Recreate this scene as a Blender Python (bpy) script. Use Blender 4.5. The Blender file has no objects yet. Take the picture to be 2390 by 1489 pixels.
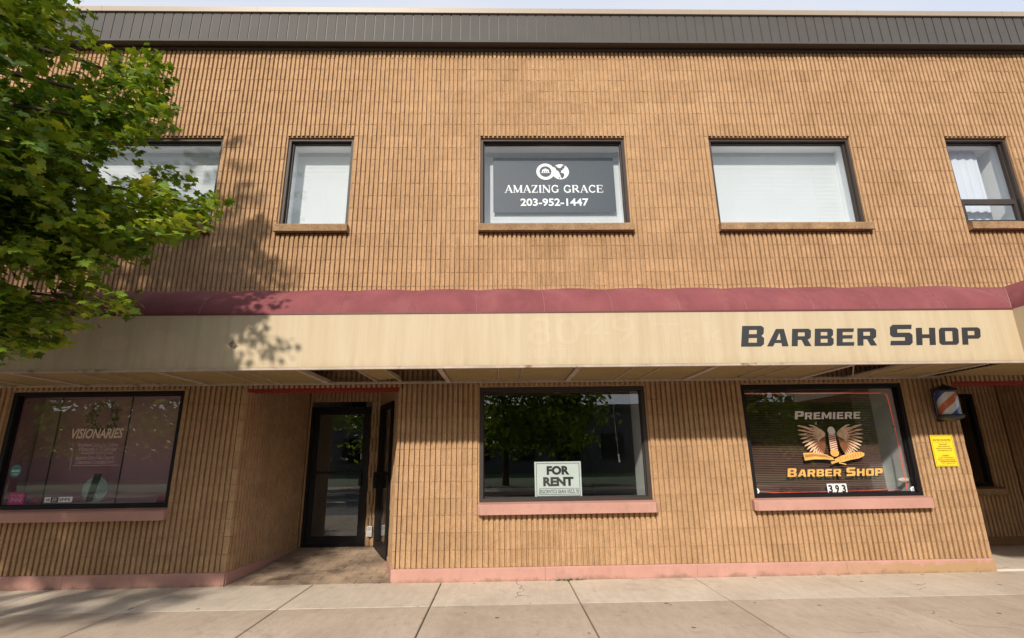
import bpy, bmesh, math, random
import numpy as np
from mathutils import Vector, Matrix
R = math.radians
random.seed(7)
sc = bpy.context.scene
COL = sc.collection

# ------------------------------------------------------------------ camera, sky, sun, exposure
# World: X along the facade, Y into the building, Z up. Rib faces of the wall lie in Y = 0,
# the bottom of the block work in Z = 0, the pavement GZ below that.
GZ = -0.156
F_PX, PITCH, YAW, ROLL = 1192.4, 0.26285, 0.02354, -0.01372
CAM = Vector((0, -6.8795, 1.3173))
_fw = Vector((math.sin(YAW)*math.cos(PITCH), math.cos(YAW)*math.cos(PITCH), math.sin(PITCH)))
_r0 = Vector((math.cos(YAW), -math.sin(YAW), 0)); _u0 = _r0.cross(_fw)
_r = math.cos(ROLL)*_r0 + math.sin(ROLL)*_u0
_u = -math.sin(ROLL)*_r0 + math.cos(ROLL)*_u0
cd = bpy.data.cameras.new('camera'); cam = bpy.data.objects.new('camera', cd); COL.objects.link(cam)
cd.sensor_width = 36.0; cd.lens = 36.0*F_PX/2390.0; cd.clip_end = 3000; cd.clip_start = 0.05
m = Matrix((_r, _u, -_fw)).transposed().to_4x4(); m.translation = CAM
cam.matrix_world = m
sc.camera = cam

SUN_AZ = R(15.0)                      # sun stands behind the camera, to its left
SUN_EL = math.atan(0.61*math.cos(SUN_AZ))
sdir = Vector((-math.sin(SUN_AZ)*math.cos(SUN_EL), -math.cos(SUN_AZ)*math.cos(SUN_EL), math.sin(SUN_EL)))
w = bpy.data.worlds.new('World'); sc.world = w; w.use_nodes = True
nt = w.node_tree; bg = nt.nodes['Background']
sky = nt.nodes.new('ShaderNodeTexSky'); sky.sky_type = 'NISHITA'; sky.sun_disc = False
sky.sun_elevation = SUN_EL; sky.sun_rotation = math.pi + SUN_AZ
sky.air_density = 1.0; sky.dust_density = 2.0; sky.ozone_density = 1.0; sky.altitude = 20
# thin high haze over the whole dome, slightly uneven
_tc = nt.nodes.new('ShaderNodeTexCoord'); _nz = nt.nodes.new('ShaderNodeTexNoise'); _nz.inputs['Scale'].default_value = 2.2; _nz.inputs['Detail'].default_value = 5
nt.links.new(_tc.outputs['Generated'], _nz.inputs['Vector'])
_cr = nt.nodes.new('ShaderNodeValToRGB'); _cr.color_ramp.elements[0].position = 0.35; _cr.color_ramp.elements[0].color = (8.0, 8.7, 10.2, 1)
_cr.color_ramp.elements[1].position = 0.7; _cr.color_ramp.elements[1].color = (9.6, 9.7, 10.2, 1); nt.links.new(_nz.outputs[0], _cr.inputs[0])
_mx = nt.nodes.new('ShaderNodeMix'); _mx.data_type = 'RGBA'; _mx.inputs[0].default_value = 0.72
nt.links.new(sky.outputs[0], _mx.inputs[6]); nt.links.new(_cr.outputs[0], _mx.inputs[7])
nt.links.new(_mx.outputs[2], bg.inputs[0]); bg.inputs[1].default_value = 0.10
sl = bpy.data.lights.new('sun', 'SUN'); sl.energy = 4.4; sl.angle = R(2.0); sl.color = (1.0, 0.90, 0.77)
so = bpy.data.objects.new('sun', sl); COL.objects.link(so); so.location = (-10, -40, 30)
so.rotation_euler = sdir.to_track_quat('Z', 'Y').to_euler()
sc.view_settings.view_transform = 'Standard'; sc.view_settings.look = 'None'
sc.view_settings.gamma = 1.0; sc.view_settings.use_curve_mapping = False
sc.view_settings.exposure = 0.17

# ------------------------------------------------------------------ helpers
def ray(px, py):
    return _fw*F_PX + _r*(px-1195.0) - _u*(py-744.5)
def atY(px, py, Y):                   # photo pixel -> point on the vertical plane at depth Y
    d = ray(px, py); return CAM + d*((Y-CAM.y)/d.y)
def to_px(p):
    v = Vector(p)-CAM; D = v.dot(_fw)
    if D < 0.05: return None
    return 1195+F_PX*v.dot(_r)/D, 744.5-F_PX*v.dot(_u)/D

def tag(o, label=None, cat=None, group=None, kind=None):
    if label: o['label'] = label
    if cat: o['category'] = cat
    if group: o['group'] = group
    if kind: o['kind'] = kind
    return o
def wloc(o):
    v = Vector(o.location)
    while o.parent: o = o.parent; v += Vector(o.location)
    return v
def link(name, me, parent=None, loc=(0, 0, 0)):
    o = bpy.data.objects.new(name, me); COL.objects.link(o)
    if parent: o.parent = parent
    o.location = loc
    return o
def thing(name, label, cat, loc, group=None):
    o = bpy.data.objects.new(name, None); COL.objects.link(o); o.location = loc
    o.empty_display_size = 0.1
    return tag(o, label, cat, group)

class MB:
    def __init__(s): s.v = []; s.f = []; s.m = []; s.sm = []
    def add(s, vs, fs, mi=0, smooth=False):
        b = len(s.v); s.v += [tuple(p) for p in vs]
        for f in fs: s.f.append(tuple(i+b for i in f)); s.m.append(mi); s.sm.append(smooth)
        return s
    def box(s, x0, x1, y0, y1, z0, z1, mi=0):
        vs = [(x0,y0,z0),(x1,y0,z0),(x1,y1,z0),(x0,y1,z0),(x0,y0,z1),(x1,y0,z1),(x1,y1,z1),(x0,y1,z1)]
        return s.add(vs, [(3,2,1,0),(4,5,6,7),(0,1,5,4),(1,2,6,5),(2,3,7,6),(3,0,4,7)], mi)
    def quad(s, a, b, c, d, mi=0): return s.add([a,b,c,d], [(0,1,2,3)], mi)
    def ring(s, x0, x1, z0, z1, wd, y0, y1, mi=0, bot=None):      # rectangular frame, members butted
        bw = wd if bot is None else bot
        s.box(x0, x1, y0, y1, z1-wd, z1, mi); s.box(x0, x1, y0, y1, z0, z0+bw, mi)
        s.box(x0, x0+wd, y0, y1, z0+bw, z1-wd, mi); s.box(x1-wd, x1, y0, y1, z0+bw, z1-wd, mi)
        return s
    def prism_x(s, prof, x0, x1, mi=0, smooth=False):             # profile of (y, z), extruded along x
        n = len(prof); vs = [(x0,a,b) for a, b in prof]+[(x1,a,b) for a, b in prof]
        s.add(vs, [(i, (i+1) % n, n+(i+1) % n, n+i) for i in range(n)], mi, smooth)
        return s.add(vs, [tuple(range(n))[::-1], tuple(range(n, 2*n))], mi)
    def slab_y(s, poly, y0, y1, mi=0):                            # polygon of (x, z), thickness along y
        n = len(poly); vs = [(a,y0,b) for a, b in poly]+[(a,y1,b) for a, b in poly]
        s.add(vs, [tuple(range(n)), tuple(range(n, 2*n))[::-1]], mi)
        return s.add(vs, [(i, n+i, n+(i+1) % n, (i+1) % n) for i in range(n)], mi)
    def tube(s, pts, r0, r1=None, seg=8, mi=0):
        pts = [Vector(p) for p in pts]; n = len(pts); r1 = r0 if r1 is None else r1; vs = []
        for i, p in enumerate(pts):
            t = (pts[min(i+1, n-1)]-pts[max(i-1, 0)]).normalized()
            a = t.cross(Vector((0,0,1)))
            if a.length < 1e-3: a = t.cross(Vector((1,0,0)))
            a.normalize(); b = t.cross(a); r = r0+(r1-r0)*i/max(1, n-1)
            for k in range(seg):
                an = 2*math.pi*k/seg; vs.append(p+a*(r*math.cos(an))+b*(r*math.sin(an)))
        fs = [(i*seg+k, i*seg+(k+1) % seg, (i+1)*seg+(k+1) % seg, (i+1)*seg+k) for i in range(n-1) for k in range(seg)]
        s.add(vs, fs, mi, True)
        return s.add(vs, [tuple(range(seg))[::-1], tuple(range((n-1)*seg, n*seg))], mi)
    def lathe(s, prof, cx, cy, seg=28, mi=0):                     # profile of (r, z)
        n = len(prof); vs = [(cx+r*math.cos(2*math.pi*k/seg), cy+r*math.sin(2*math.pi*k/seg), z) for r, z in prof for k in range(seg)]
        return s.add(vs, [(i*seg+k, i*seg+(k+1) % seg, (i+1)*seg+(k+1) % seg, (i+1)*seg+k) for i in range(n-1) for k in range(seg)], mi, True)
    def disc_y(s, cx, cz, r, y, mi=0, seg=32, rx=None, y1=None):
        rx = rx or r
        poly = [(cx+rx*math.cos(-2*math.pi*k/seg), cz+r*math.sin(-2*math.pi*k/seg)) for k in range(seg)]
        if y1 is None: return s.add([(a,y,b) for a, b in poly], [tuple(range(seg))], mi)
        return s.slab_y(poly, y, y1, mi)
    def mesh(s, name, mats, off=(0, 0, 0)):
        me = bpy.data.meshes.new(name)
        me.from_pydata([(a-off[0], b-off[1], c-off[2]) for a, b, c in s.v], [], s.f)
        for mt in (mats if isinstance(mats, (list, tuple)) else [mats]): me.materials.append(mt)
        me.polygons.foreach_set('material_index', s.m); me.polygons.foreach_set('use_smooth', s.sm)
        me.update(); return me
    def build(s, name, mats, parent=None, org=None):
        off = wloc(parent) if parent else Vector(org or (0, 0, 0))
        return link(name, s.mesh(name, mats, off), parent, (0, 0, 0) if parent else off)

def nodes(name):
    mt = bpy.data.materials.new(name); mt.use_nodes = True
    return mt, mt.node_tree, mt.node_tree.nodes['Principled BSDF']
def c4(c): return (c[0], c[1], c[2], 1)
def N(t, typ, **kw):
    n = t.nodes.new(typ)
    for k, v in kw.items(): setattr(n, k, v)
    return n
def noise(t, vec, scale, detail=3, rough=0.55, stretch=(1, 1, 1)):
    mp = N(t, 'ShaderNodeMapping'); mp.inputs['Scale'].default_value = stretch
    t.links.new(vec, mp.inputs[0])
    n = N(t, 'ShaderNodeTexNoise'); n.inputs['Scale'].default_value = scale
    n.inputs['Detail'].default_value = detail; n.inputs['Roughness'].default_value = rough
    t.links.new(mp.outputs[0], n.inputs['Vector']); return n.outputs[0]
def ramp(t, fac, stops):
    r = N(t, 'ShaderNodeValToRGB'); e = r.color_ramp.elements
    while len(e) < len(stops): e.new(0.5)
    for el, (p, c) in zip(e, stops): el.position = p; el.color = c4(c) if len(c) == 3 else c
    t.links.new(fac, r.inputs[0]); return r.outputs[0]
def mix(t, fac, a, b, mode='MIX'):
    n = N(t, 'ShaderNodeMix', data_type='RGBA', blend_type=mode)
    for s, v in ((n.inputs[0], fac), (n.inputs[6], a), (n.inputs[7], b)):
        if hasattr(v, 'links'): t.links.new(v, s)
        elif isinstance(v, (int, float)): s.default_value = v
        else: s.default_value = c4(v)
    return n.outputs[2]
def math_(t, op, a, b=0.0, clamp=False):
    n = N(t, 'ShaderNodeMath', operation=op); n.use_clamp = clamp
    for s, v in ((n.inputs[0], a), (n.inputs[1], b)):
        if hasattr(v, 'links'): t.links.new(v, s)
        else: s.default_value = v
    return n.outputs[0]
def bump(t, b, h, dist, strength=1.0):
    n = N(t, 'ShaderNodeBump'); n.inputs['Distance'].default_value = dist; n.inputs['Strength'].default_value = strength
    t.links.new(h, n.inputs['Height']); t.links.new(n.outputs[0], b.inputs['Normal'])
def pos(t): return N(t, 'ShaderNodeNewGeometry').outputs['Position']
def sc3(c, f): return tuple(min(1, x*f) for x in c)
def mat(name, col, rough=0.6, var=0.12, scale=4, stretch=(1, 1, 1), fine=0.06, fscale=60, bd=0.0, bs=80, metal=0.0, spec=0.5, dirt=None, dscale=2.0, dlo=0.55, dhi=0.75):
    mt, t, b = nodes(name); p = pos(t)
    c = ramp(t, noise(t, p, scale, 4, 0.6, stretch), [(0.3, sc3(col, 1-var)), (0.7, sc3(col, 1+var))])
    if fine: c = mix(t, 1.0, c, ramp(t, noise(t, p, fscale, 2), [(0.3, (1-fine,)*3), (0.7, (1+fine,)*3)]), 'MULTIPLY')
    if dirt:
        c = mix(t, ramp(t, noise(t, p, dscale, 5, 0.65, stretch), [(dlo, (0,)*3), (dhi, (1,)*3)]), c, dirt)
    t.links.new(c, b.inputs['Base Color']); b.inputs['Roughness'].default_value = rough
    b.inputs['Metallic'].default_value = metal; b.inputs['Specular IOR Level'].default_value = spec
    if bd: bump(t, b, noise(t, p, bs, 3), bd)
    return mt
def glass(name, tint, refl=0.09, wave=0.0):
    mt, t, b = nodes(name); t.nodes.remove(b); out = [n for n in t.nodes if n.type == 'OUTPUT_MATERIAL'][0]
    tr = N(t, 'ShaderNodeBsdfTransparent'); tr.inputs[0].default_value = c4(tint)
    gl = N(t, 'ShaderNodeBsdfGlossy'); gl.inputs['Roughness'].default_value = 0.0; gl.inputs['Color'].default_value = (0.93, 0.96, 1, 1)
    lw = N(t, 'ShaderNodeLayerWeight'); lw.inputs['Blend'].default_value = 0.5
    k = math_(t, 'ADD', math_(t, 'MULTIPLY', math_(t, 'POWER', lw.outputs['Facing'], 4.0), 0.8), refl, True)
    if wave:
        bn = N(t, 'ShaderNodeBump'); bn.inputs['Distance'].default_value = wave
        t.links.new(noise(t, pos(t), 1.6, 1), bn.inputs['Height']); t.links.new(bn.outputs[0], gl.inputs['Normal'])
    ms = N(t, 'ShaderNodeMixShader'); t.links.new(k, ms.inputs[0]); t.links.new(tr.outputs[0], ms.inputs[1]); t.links.new(gl.outputs[0], ms.inputs[2])
    t.links.new(ms.outputs[0], out.inputs['Surface']); return mt
def glow(name, col, strength):
    mt, t, b = nodes(name); b.inputs['Base Color'].default_value = c4(col)
    b.inputs['Emission Color'].default_value = c4(col); b.inputs['Emission Strength'].default_value = strength; return mt

# ---- materials
def block_material():
    mt, t, b = nodes('split_rib_block'); p = pos(t)
    c = ramp(t, noise(t, p, 1.1, 5, 0.6), [(0.3, (0.445, 0.283, 0.158)), (0.7, (0.515, 0.338, 0.196))])
    c = mix(t, 1.0, c, ramp(t, noise(t, p, 85, 3, 0.7), [(0.32, (0.72, 0.70, 0.66)), (0.68, (1.20, 1.20, 1.22))]), 'MULTIPLY')
    c = mix(t, 1.0, c, ramp(t, noise(t, p, 9, 3, 0.6), [(0.3, (0.90, 0.89, 0.88)), (0.7, (1.08, 1.08, 1.08))]), 'MULTIPLY')
    oi = N(t, 'ShaderNodeObjectInfo').outputs['Random']; isl = N(t, 'ShaderNodeNewGeometry').outputs['Random Per Island']
    rnd = math_(t, 'FRACT', math_(t, 'ADD', oi, isl))
    c = mix(t, 1.0, c, ramp(t, rnd, [(0.0, (0.93, 0.92, 0.91)), (1.0, (1.06, 1.06, 1.06))]), 'MULTIPLY')
    # rain streaks and a few lime runs with shapes of their own
    st = noise(t, p, 1.0, 4, 0.6, (5.5, 1, 0.35))
    c = mix(t, math_(t, 'MULTIPLY', ramp(t, st, [(0.56, (0,)*3), (0.74, (1,)*3)]), 0.28), c, (0.21, 0.12, 0.06))
    sz = N(t, 'ShaderNodeSeparateXYZ'); t.links.new(p, sz.inputs[0])
    zk = ramp(t, math_(t, 'DIVIDE', sz.outputs[2], 8.0), [(0.44, (0,)*3), (0.545, (1,)*3), (0.556, (0,)*3)])
    drip = ramp(t, noise(t, p, 1.0, 3, 0.6, (9, 1, 0.25)), [(0.50, (0,)*3), (0.66, (1,)*3)])
    c = mix(t, math_(t, 'MULTIPLY', math_(t, 'MULTIPLY', zk, drip), 0.42), c, (0.19, 0.11, 0.06))   # drip stains below the upper sills
    li = noise(t, p, 1.0, 2, 0.5, (14, 1, 0.5))
    c = mix(t, math_(t, 'MULTIPLY', ramp(t, li, [(0.73, (0,)*3), (0.77, (1,)*3)]), 0.32), c, (0.62, 0.50, 0.36))
    pits = noise(t, p, 30, 2, 0.5)
    c = mix(t, ramp(t, pits, [(0.73, (0,)*3), (0.76, (1,)*3)]), c, (0.14, 0.08, 0.045))
    t.links.new(c, b.inputs['Base Color']); b.inputs['Roughness'].default_value = 0.92; b.inputs['Specular IOR Level'].default_value = 0.15
    bump(t, b, noise(t, p, 62, 4, 0.75), 0.018, 0.9)
    return mt
BLOCK = block_material()
MORTAR = mat('mortar', (0.24, 0.15, 0.08), 0.95, 0.15, 5, bd=0.004, spec=0.1)
def pink_material(name, peel):
    mt, t, b = nodes(name); p = pos(t)
    c = ramp(t, noise(t, p, 1.8, 4), [(0.3, (0.415, 0.222, 0.182)), (0.7, (0.475, 0.268, 0.225))])
    c = mix(t, math_(t, 'MULTIPLY', ramp(t, noise(t, p, 5, 6, 0.7, (1.5, 1, 1)), [(0.52, (0,)*3), (0.72, (1,)*3)]), 0.55), c, (0.31, 0.185, 0.145))
    c = mix(t, ramp(t, noise(t, p, 16, 4, 0.7), [(0.69, (0,)*3), (0.715, (1,)*3)]), c, (0.33, 0.225, 0.15))
    if peel:
        sx = N(t, 'ShaderNodeSeparateXYZ'); t.links.new(p, sx.inputs[0])
        e = math_(t, 'SUBTRACT', sx.outputs[0], 3.4); e = math_(t, 'MULTIPLY', e, 0.5, True)
        lowz = math_(t, 'MULTIPLY', math_(t, 'SUBTRACT', -0.045, sx.outputs[2]), 9.0)
        nn = math_(t, 'MULTIPLY', math_(t, 'SUBTRACT', noise(t, p, 7, 6, 0.7), 0.5), 3.0)
        k = math_(t, 'MULTIPLY', math_(t, 'ADD', math_(t, 'ADD', lowz, nn), 0.15), 5.0, True)
        c = mix(t, math_(t, 'MULTIPLY', k, e), c, (0.36, 0.235, 0.125))
        g = math_(t, 'ADD', math_(t, 'MULTIPLY', math_(t, 'SUBTRACT', -0.125, sx.outputs[2]), 22.0), math_(t, 'MULTIPLY', math_(t, 'SUBTRACT', noise(t, p, 5, 5, 0.7), 0.48), 5.0))
        c = mix(t, math_(t, 'MULTIPLY', math_(t, 'MULTIPLY', g, 1.0, True), 0.7), c, (0.20, 0.13, 0.085))
    t.links.new(c, b.inputs['Base Color']); b.inputs['Roughness'].default_value = 0.7; b.inputs['Specular IOR Level'].default_value = 0.25
    bump(t, b, noise(t, p, 45, 3), 0.004); return mt
PINK = pink_material('pink_paint', False); PINKBASE = pink_material('peeling_pink_paint', True)
CONC_SILL = mat('aggregate_sill', (0.27, 0.175, 0.10), 0.9, 0.25, 6, fine=0.35, fscale=55, bd=0.006, bs=60, spec=0.15)
BRONZE = mat('bronze_aluminium', (0.040, 0.031, 0.028), 0.55, 0.12, 3, fine=0.03, spec=0.3)
BLACK = mat('black_aluminium', (0.010, 0.009, 0.010), 0.45, 0.15, 3, fine=0.03, spec=0.22)
FASCIA = mat('fascia_metal', (0.074, 0.071, 0.068), 0.6, 0.06, 1.5, (1, 1, 2), fine=0.03, spec=0.2, bd=0.0015, bs=6)
DARKTRIM = mat('dark_trim', (0.055, 0.042, 0.032), 0.5, 0.1, 2)
COPING = mat('coping_metal', (0.30, 0.245, 0.19), 0.45, 0.06, 1, fine=0.03)
WHITE = mat('white_interior_paint', (0.90, 0.92, 0.92), 0.7, 0.02, 2, fine=0.0, spec=0.2)
BLIND = mat('white_blind', (0.73, 0.76, 0.78), 0.55, 0.03, 2, fine=0.0, spec=0.2)
_t = BLIND.node_tree; _b = _t.nodes['Principled BSDF']; _tr = N(_t, 'ShaderNodeBsdfTranslucent'); _tr.inputs[0].default_value = (0.9, 0.93, 0.94, 1)
_ms = N(_t, 'ShaderNodeMixShader'); _ms.inputs[0].default_value = 0.35; _o = [n for n in _t.nodes if n.type == 'OUTPUT_MATERIAL'][0]
_t.links.new(_b.outputs[0], _ms.inputs[1]); _t.links.new(_tr.outputs[0], _ms.inputs[2]); _t.links.new(_ms.outputs[0], _o.inputs['Surface'])
CURTAIN = mat('white_curtain', (0.52, 0.56, 0.62), 0.8, 0.03, 2, fine=0.0, spec=0.2)
GLASS_UP = glass('upper_glass', (0.97, 0.985, 0.995), 0.032, 0.0006)
GLASS_LO = glass('shop_glass', (0.92, 0.935, 0.935), 0.075, 0.0006)
MAROON = mat('maroon_awning_fabric', (0.195, 0.058, 0.064), 0.75, 0.14, 1.4, (2.5, 2, 1), fine=0.05, fscale=120, spec=0.2, bd=0.008, bs=2.3, dirt=(0.24, 0.09, 0.093), dscale=1.3, dlo=0.5, dhi=0.8)
SEAM = mat('faded_seam', (0.30, 0.13, 0.13), 0.75, 0.1, 3)
def cream_material(name='cream_valance_fabric', gain=(1, 1, 1)):
    mt, t, b = nodes(name); p = pos(t)
    c = ramp(t, noise(t, p, 1.0, 4, 0.6, (9, 1, 0.5)), [(0.32, (0.435, 0.352, 0.235)), (0.62, (0.485, 0.405, 0.282))])
    c = mix(t, math_(t, 'MULTIPLY', ramp(t, noise(t, p, 1.0, 3, 0.7, (60, 1, 1.2)), [(0.5, (0,)*3), (0.72, (1,)*3)]), 0.22), c, (0.35, 0.27, 0.16))
    c = mix(t, math_(t, 'MULTIPLY', ramp(t, noise(t, p, 0.9, 3, 0.6), [(0.5, (0,)*3), (0.75, (1,)*3)]), 0.25), c, (0.42, 0.335, 0.215))
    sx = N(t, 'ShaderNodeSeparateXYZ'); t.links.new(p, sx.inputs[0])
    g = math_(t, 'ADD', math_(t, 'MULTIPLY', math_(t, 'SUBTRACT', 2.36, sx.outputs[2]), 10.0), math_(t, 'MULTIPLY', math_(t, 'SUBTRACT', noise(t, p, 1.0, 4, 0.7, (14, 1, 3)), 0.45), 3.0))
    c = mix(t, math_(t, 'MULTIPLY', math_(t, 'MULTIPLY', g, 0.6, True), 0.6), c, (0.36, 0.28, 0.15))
    c = mix(t, 1.0, c, gain, 'MULTIPLY')
    t.links.new(c, b.inputs['Base Color']); b.inputs['Roughness'].default_value = 0.6; b.inputs['Specular IOR Level'].default_value = 0.3
    bump(t, b, noise(t, p, 1.0, 3, 0.6, (30, 1, 2)), 0.002); return mt
CREAM = cream_material()
GHOST = cream_material('faded_letter_fabric', (1.04, 1.045, 1.06))
GHOST2 = cream_material('faded_patch_fabric', (1.08, 1.05, 1.09))
LETTER = mat('charcoal_letters', (0.022, 0.024, 0.028), 0.5, 0.1, 3, fine=0.02)
EGGCRATE = mat('eggcrate_louvre', (0.27, 0.20, 0.095), 0.75, 0.10, 2, fine=0.22, fscale=55, bd=0.004, bs=75, spec=0.2)
SOFFITBAR = mat('soffit_bar', (0.40, 0.33, 0.27), 0.6, 0.15, 6, spec=0.3, dirt=(0.16, 0.11, 0.07), dscale=5, dlo=0.58, dhi=0.7)
REDPAINT = mat('red_lintel_paint', (0.22, 0.012, 0.009), 0.5, 0.1, 3)
CEIL = mat('dim_ceiling', (0.25, 0.17, 0.10), 0.9, 0.1, 2)
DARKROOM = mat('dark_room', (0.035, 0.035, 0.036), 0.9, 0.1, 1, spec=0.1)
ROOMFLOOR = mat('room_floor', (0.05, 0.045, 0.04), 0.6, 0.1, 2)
GREYWALL = mat('grey_room_wall', (0.42, 0.41, 0.38), 0.9, 0.05, 2, fine=0.0)
def concrete(name, c0, c1):
    mt, t, b = nodes(name); p = pos(t)
    c = ramp(t, noise(t, p, 1.3, 6, 0.65), [(0.3, c0), (0.7, c1)])
    c = mix(t, 1.0, c, ramp(t, noise(t, p, 110, 2, 0.6), [(0.3, (0.86,)*3), (0.7, (1.13,)*3)]), 'MULTIPLY')
    c = mix(t, 1.0, c, ramp(t, noise(t, p, 14, 3, 0.6, (1, 0.25, 1)), [(0.3, (0.93,)*3), (0.7, (1.06,)*3)]), 'MULTIPLY')
    c = mix(t, math_(t, 'MULTIPLY', ramp(t, noise(t, p, 2.6, 5, 0.7), [(0.54, (0,)*3), (0.70, (1,)*3)]), 0.5), c, sc3(c0, 0.66))
    c = mix(t, math_(t, 'MULTIPLY', ramp(t, noise(t, p, 9, 4, 0.7, (1, 0.5, 1)), [(0.62, (0,)*3), (0.70, (1,)*3)]), 0.35), c, sc3(c0, 0.6))
    vc = N(t, 'ShaderNodeTexVoronoi'); vc.feature = 'DISTANCE_TO_EDGE'; vc.inputs['Scale'].default_value = 0.62
    nv_ = N(t, 'ShaderNodeVectorMath', operation='ADD'); t.links.new(p, nv_.inputs[0])
    nsv = N(t, 'ShaderNodeTexNoise'); nsv.inputs['Scale'].default_value = 3.0; t.links.new(p, nsv.inputs['Vector'])
    scl = N(t, 'ShaderNodeVectorMath', operation='SCALE'); scl.inputs['Scale'].default_value = 0.35; t.links.new(nsv.outputs['Color'], scl.inputs[0]); t.links.new(scl.outputs[0], nv_.inputs[1])
    t.links.new(nv_.outputs[0], vc.inputs['Vector'])
    crk = math_(t, 'MULTIPLY', math_(t, 'LESS_THAN', vc.outputs['Distance'], 0.0035), math_(t, 'GREATER_THAN', noise(t, p, 0.9, 2), 0.57))
    c = mix(t, math_(t, 'MULTIPLY', crk, 0.6), c, (0.09, 0.07, 0.055))
    oi = N(t, 'ShaderNodeObjectInfo').outputs['Random']
    c = mix(t, 1.0, c, ramp(t, oi, [(0.0, (0.92, 0.91, 0.90)), (1.0, (1.07, 1.07, 1.07))]), 'MULTIPLY')
    gum = N(t, 'ShaderNodeTexVoronoi'); gum.inputs['Scale'].default_value = 3.6; gum.inputs['Randomness'].default_value = 1.0
    t.links.new(p, gum.inputs['Vector'])
    gk = math_(t, 'MULTIPLY', math_(t, 'LESS_THAN', math_(t, 'ADD', gum.outputs['Distance'], math_(t, 'MULTIPLY', noise(t, p, 40, 1), 0.07)), 0.115), math_(t, 'GREATER_THAN', noise(t, p, 3.1, 0), 0.49))
    c = mix(t, math_(t, 'MULTIPLY', gk, 0.75), c, (0.06, 0.048, 0.04))
    t.links.new(c, b.inputs['Base Color']); b.inputs['Roughness'].default_value = 0.9; b.inputs['Specular IOR Level'].default_value = 0.2
    bump(t, b, noise(t, p, 60, 4, 0.7), 0.003); return mt
CONC_A = concrete('pale_pavement_concrete', (0.49, 0.42, 0.34), (0.64, 0.565, 0.475))
CONC_B = concrete('brown_pavement_concrete', (0.385, 0.305, 0.237), (0.51, 0.42, 0.335))
JOINT = mat('joint_dirt', (0.055, 0.042, 0.035), 0.95, 0.2, 8)
PAVER = mat('brown_paver', (0.34, 0.25, 0.175), 0.85, 0.3, 3, fine=0.1, fscale=50, bd=0.003, dirt=(0.085, 0.06, 0.045), dscale=1.6, dlo=0.5, dhi=0.7)
ASPHALT = mat('asphalt', (0.055, 0.054, 0.055), 0.9, 0.15, 1, fine=0.2, fscale=80, bd=0.004)
GRASS = mat('grass', (0.05, 0.085, 0.022), 0.95, 0.25, 2, fine=0.2, fscale=30)
YELLOW = mat('yellow_sign', (0.80, 0.60, 0.02), 0.45, 0.03, 2, fine=0.0)
INK = mat('black_ink', (0.02, 0.02, 0.022), 0.6, 0.0, 2, fine=0.0)
SLATE = mat('slate_banner', (0.026, 0.036, 0.045), 0.6, 0.04, 2, fine=0.0)
PRINTW = mat('white_print', (0.80, 0.82, 0.82), 0.6, 0.02, 2, fine=0.0)
SIGNW = mat('pale_mint_sign', (0.65, 0.72, 0.70), 0.6, 0.02, 2, fine=0.0)
SILVER = mat('silver_vinyl', (0.72, 0.67, 0.62), 0.4, 0.08, 4, fine=0.0)
GOLD = mat('gold_vinyl', (0.66, 0.37, 0.10), 0.45, 0.15, 6, fine=0.0)
GOLDD = mat('dark_gold_vinyl', (0.36, 0.17, 0.04), 0.45, 0.15, 6, fine=0.0)
BROWNV = mat('brown_vinyl', (0.16, 0.060, 0.022), 0.5, 0.1, 6, fine=0.0)
FEATHER = mat('pale_feather_vinyl', (0.66, 0.45, 0.29), 0.5, 0.3, 14, fine=0.0)
REDV = mat('red_vinyl', (0.27, 0.040, 0.028), 0.5, 0.05, 6, fine=0.0)
CREAMV = mat('cream_vinyl', (0.66, 0.52, 0.40), 0.5, 0.05, 6, fine=0.0)
DARKV = mat('dark_vinyl', (0.02, 0.012, 0.010), 0.6, 0.1, 6, fine=0.0)
BLUE = mat('blue_stripe', (0.02, 0.085, 0.42), 0.35, 0.05, 4, fine=0.0)
ORANGE = mat('orange_stripe', (0.62, 0.145, 0.035), 0.35, 0.05, 4, fine=0.0)
POLEW = mat('white_stripe', (0.72, 0.72, 0.72), 0.35, 0.03, 4, fine=0.0)
POLEMETAL = mat('dark_pole_metal', (0.035, 0.037, 0.045), 0.4, 0.1, 5, metal=0.2)
CLEAR = glass('clear_cover', (0.93, 0.94, 0.95), 0.06)
BROWNBLIND = mat('brown_blind', (0.17, 0.095, 0.072), 0.5, 0.08, 4, fine=0.0)
NEON = glow('red_light_tube', (1.0, 0.10, 0.06), 0.45)
MAUVE = mat('mauve_panel', (0.60, 0.30, 0.36), 0.7, 0.08, 1.2, fine=0.0)
MAUVE2 = mat('pale_mauve_panel', (0.66, 0.36, 0.41), 0.7, 0.08, 1.2, fine=0.0)
TEAL = mat('teal_sticker', (0.03, 0.17, 0.18), 0.5, 0.05, 4, fine=0.0)
MAGENTA = mat('magenta_sticker', (0.36, 0.02, 0.14), 0.5, 0.05, 4, fine=0.0)
CRIMSON = mat('crimson_card', (0.28, 0.012, 0.03), 0.5, 0.1, 4, fine=0.0)
PALEGREEN = mat('pale_green_disc', (0.42, 0.52, 0.50), 0.5, 0.05, 4, fine=0.0)
WREATH = mat('wreath_twigs', (0.14, 0.105, 0.075), 0.8, 0.4, 20)
BARK = mat('bark', (0.095, 0.070, 0.050), 0.95, 0.3, 6, (1, 1, 0.25), bd=0.012, bs=25, spec=0.1)
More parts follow.
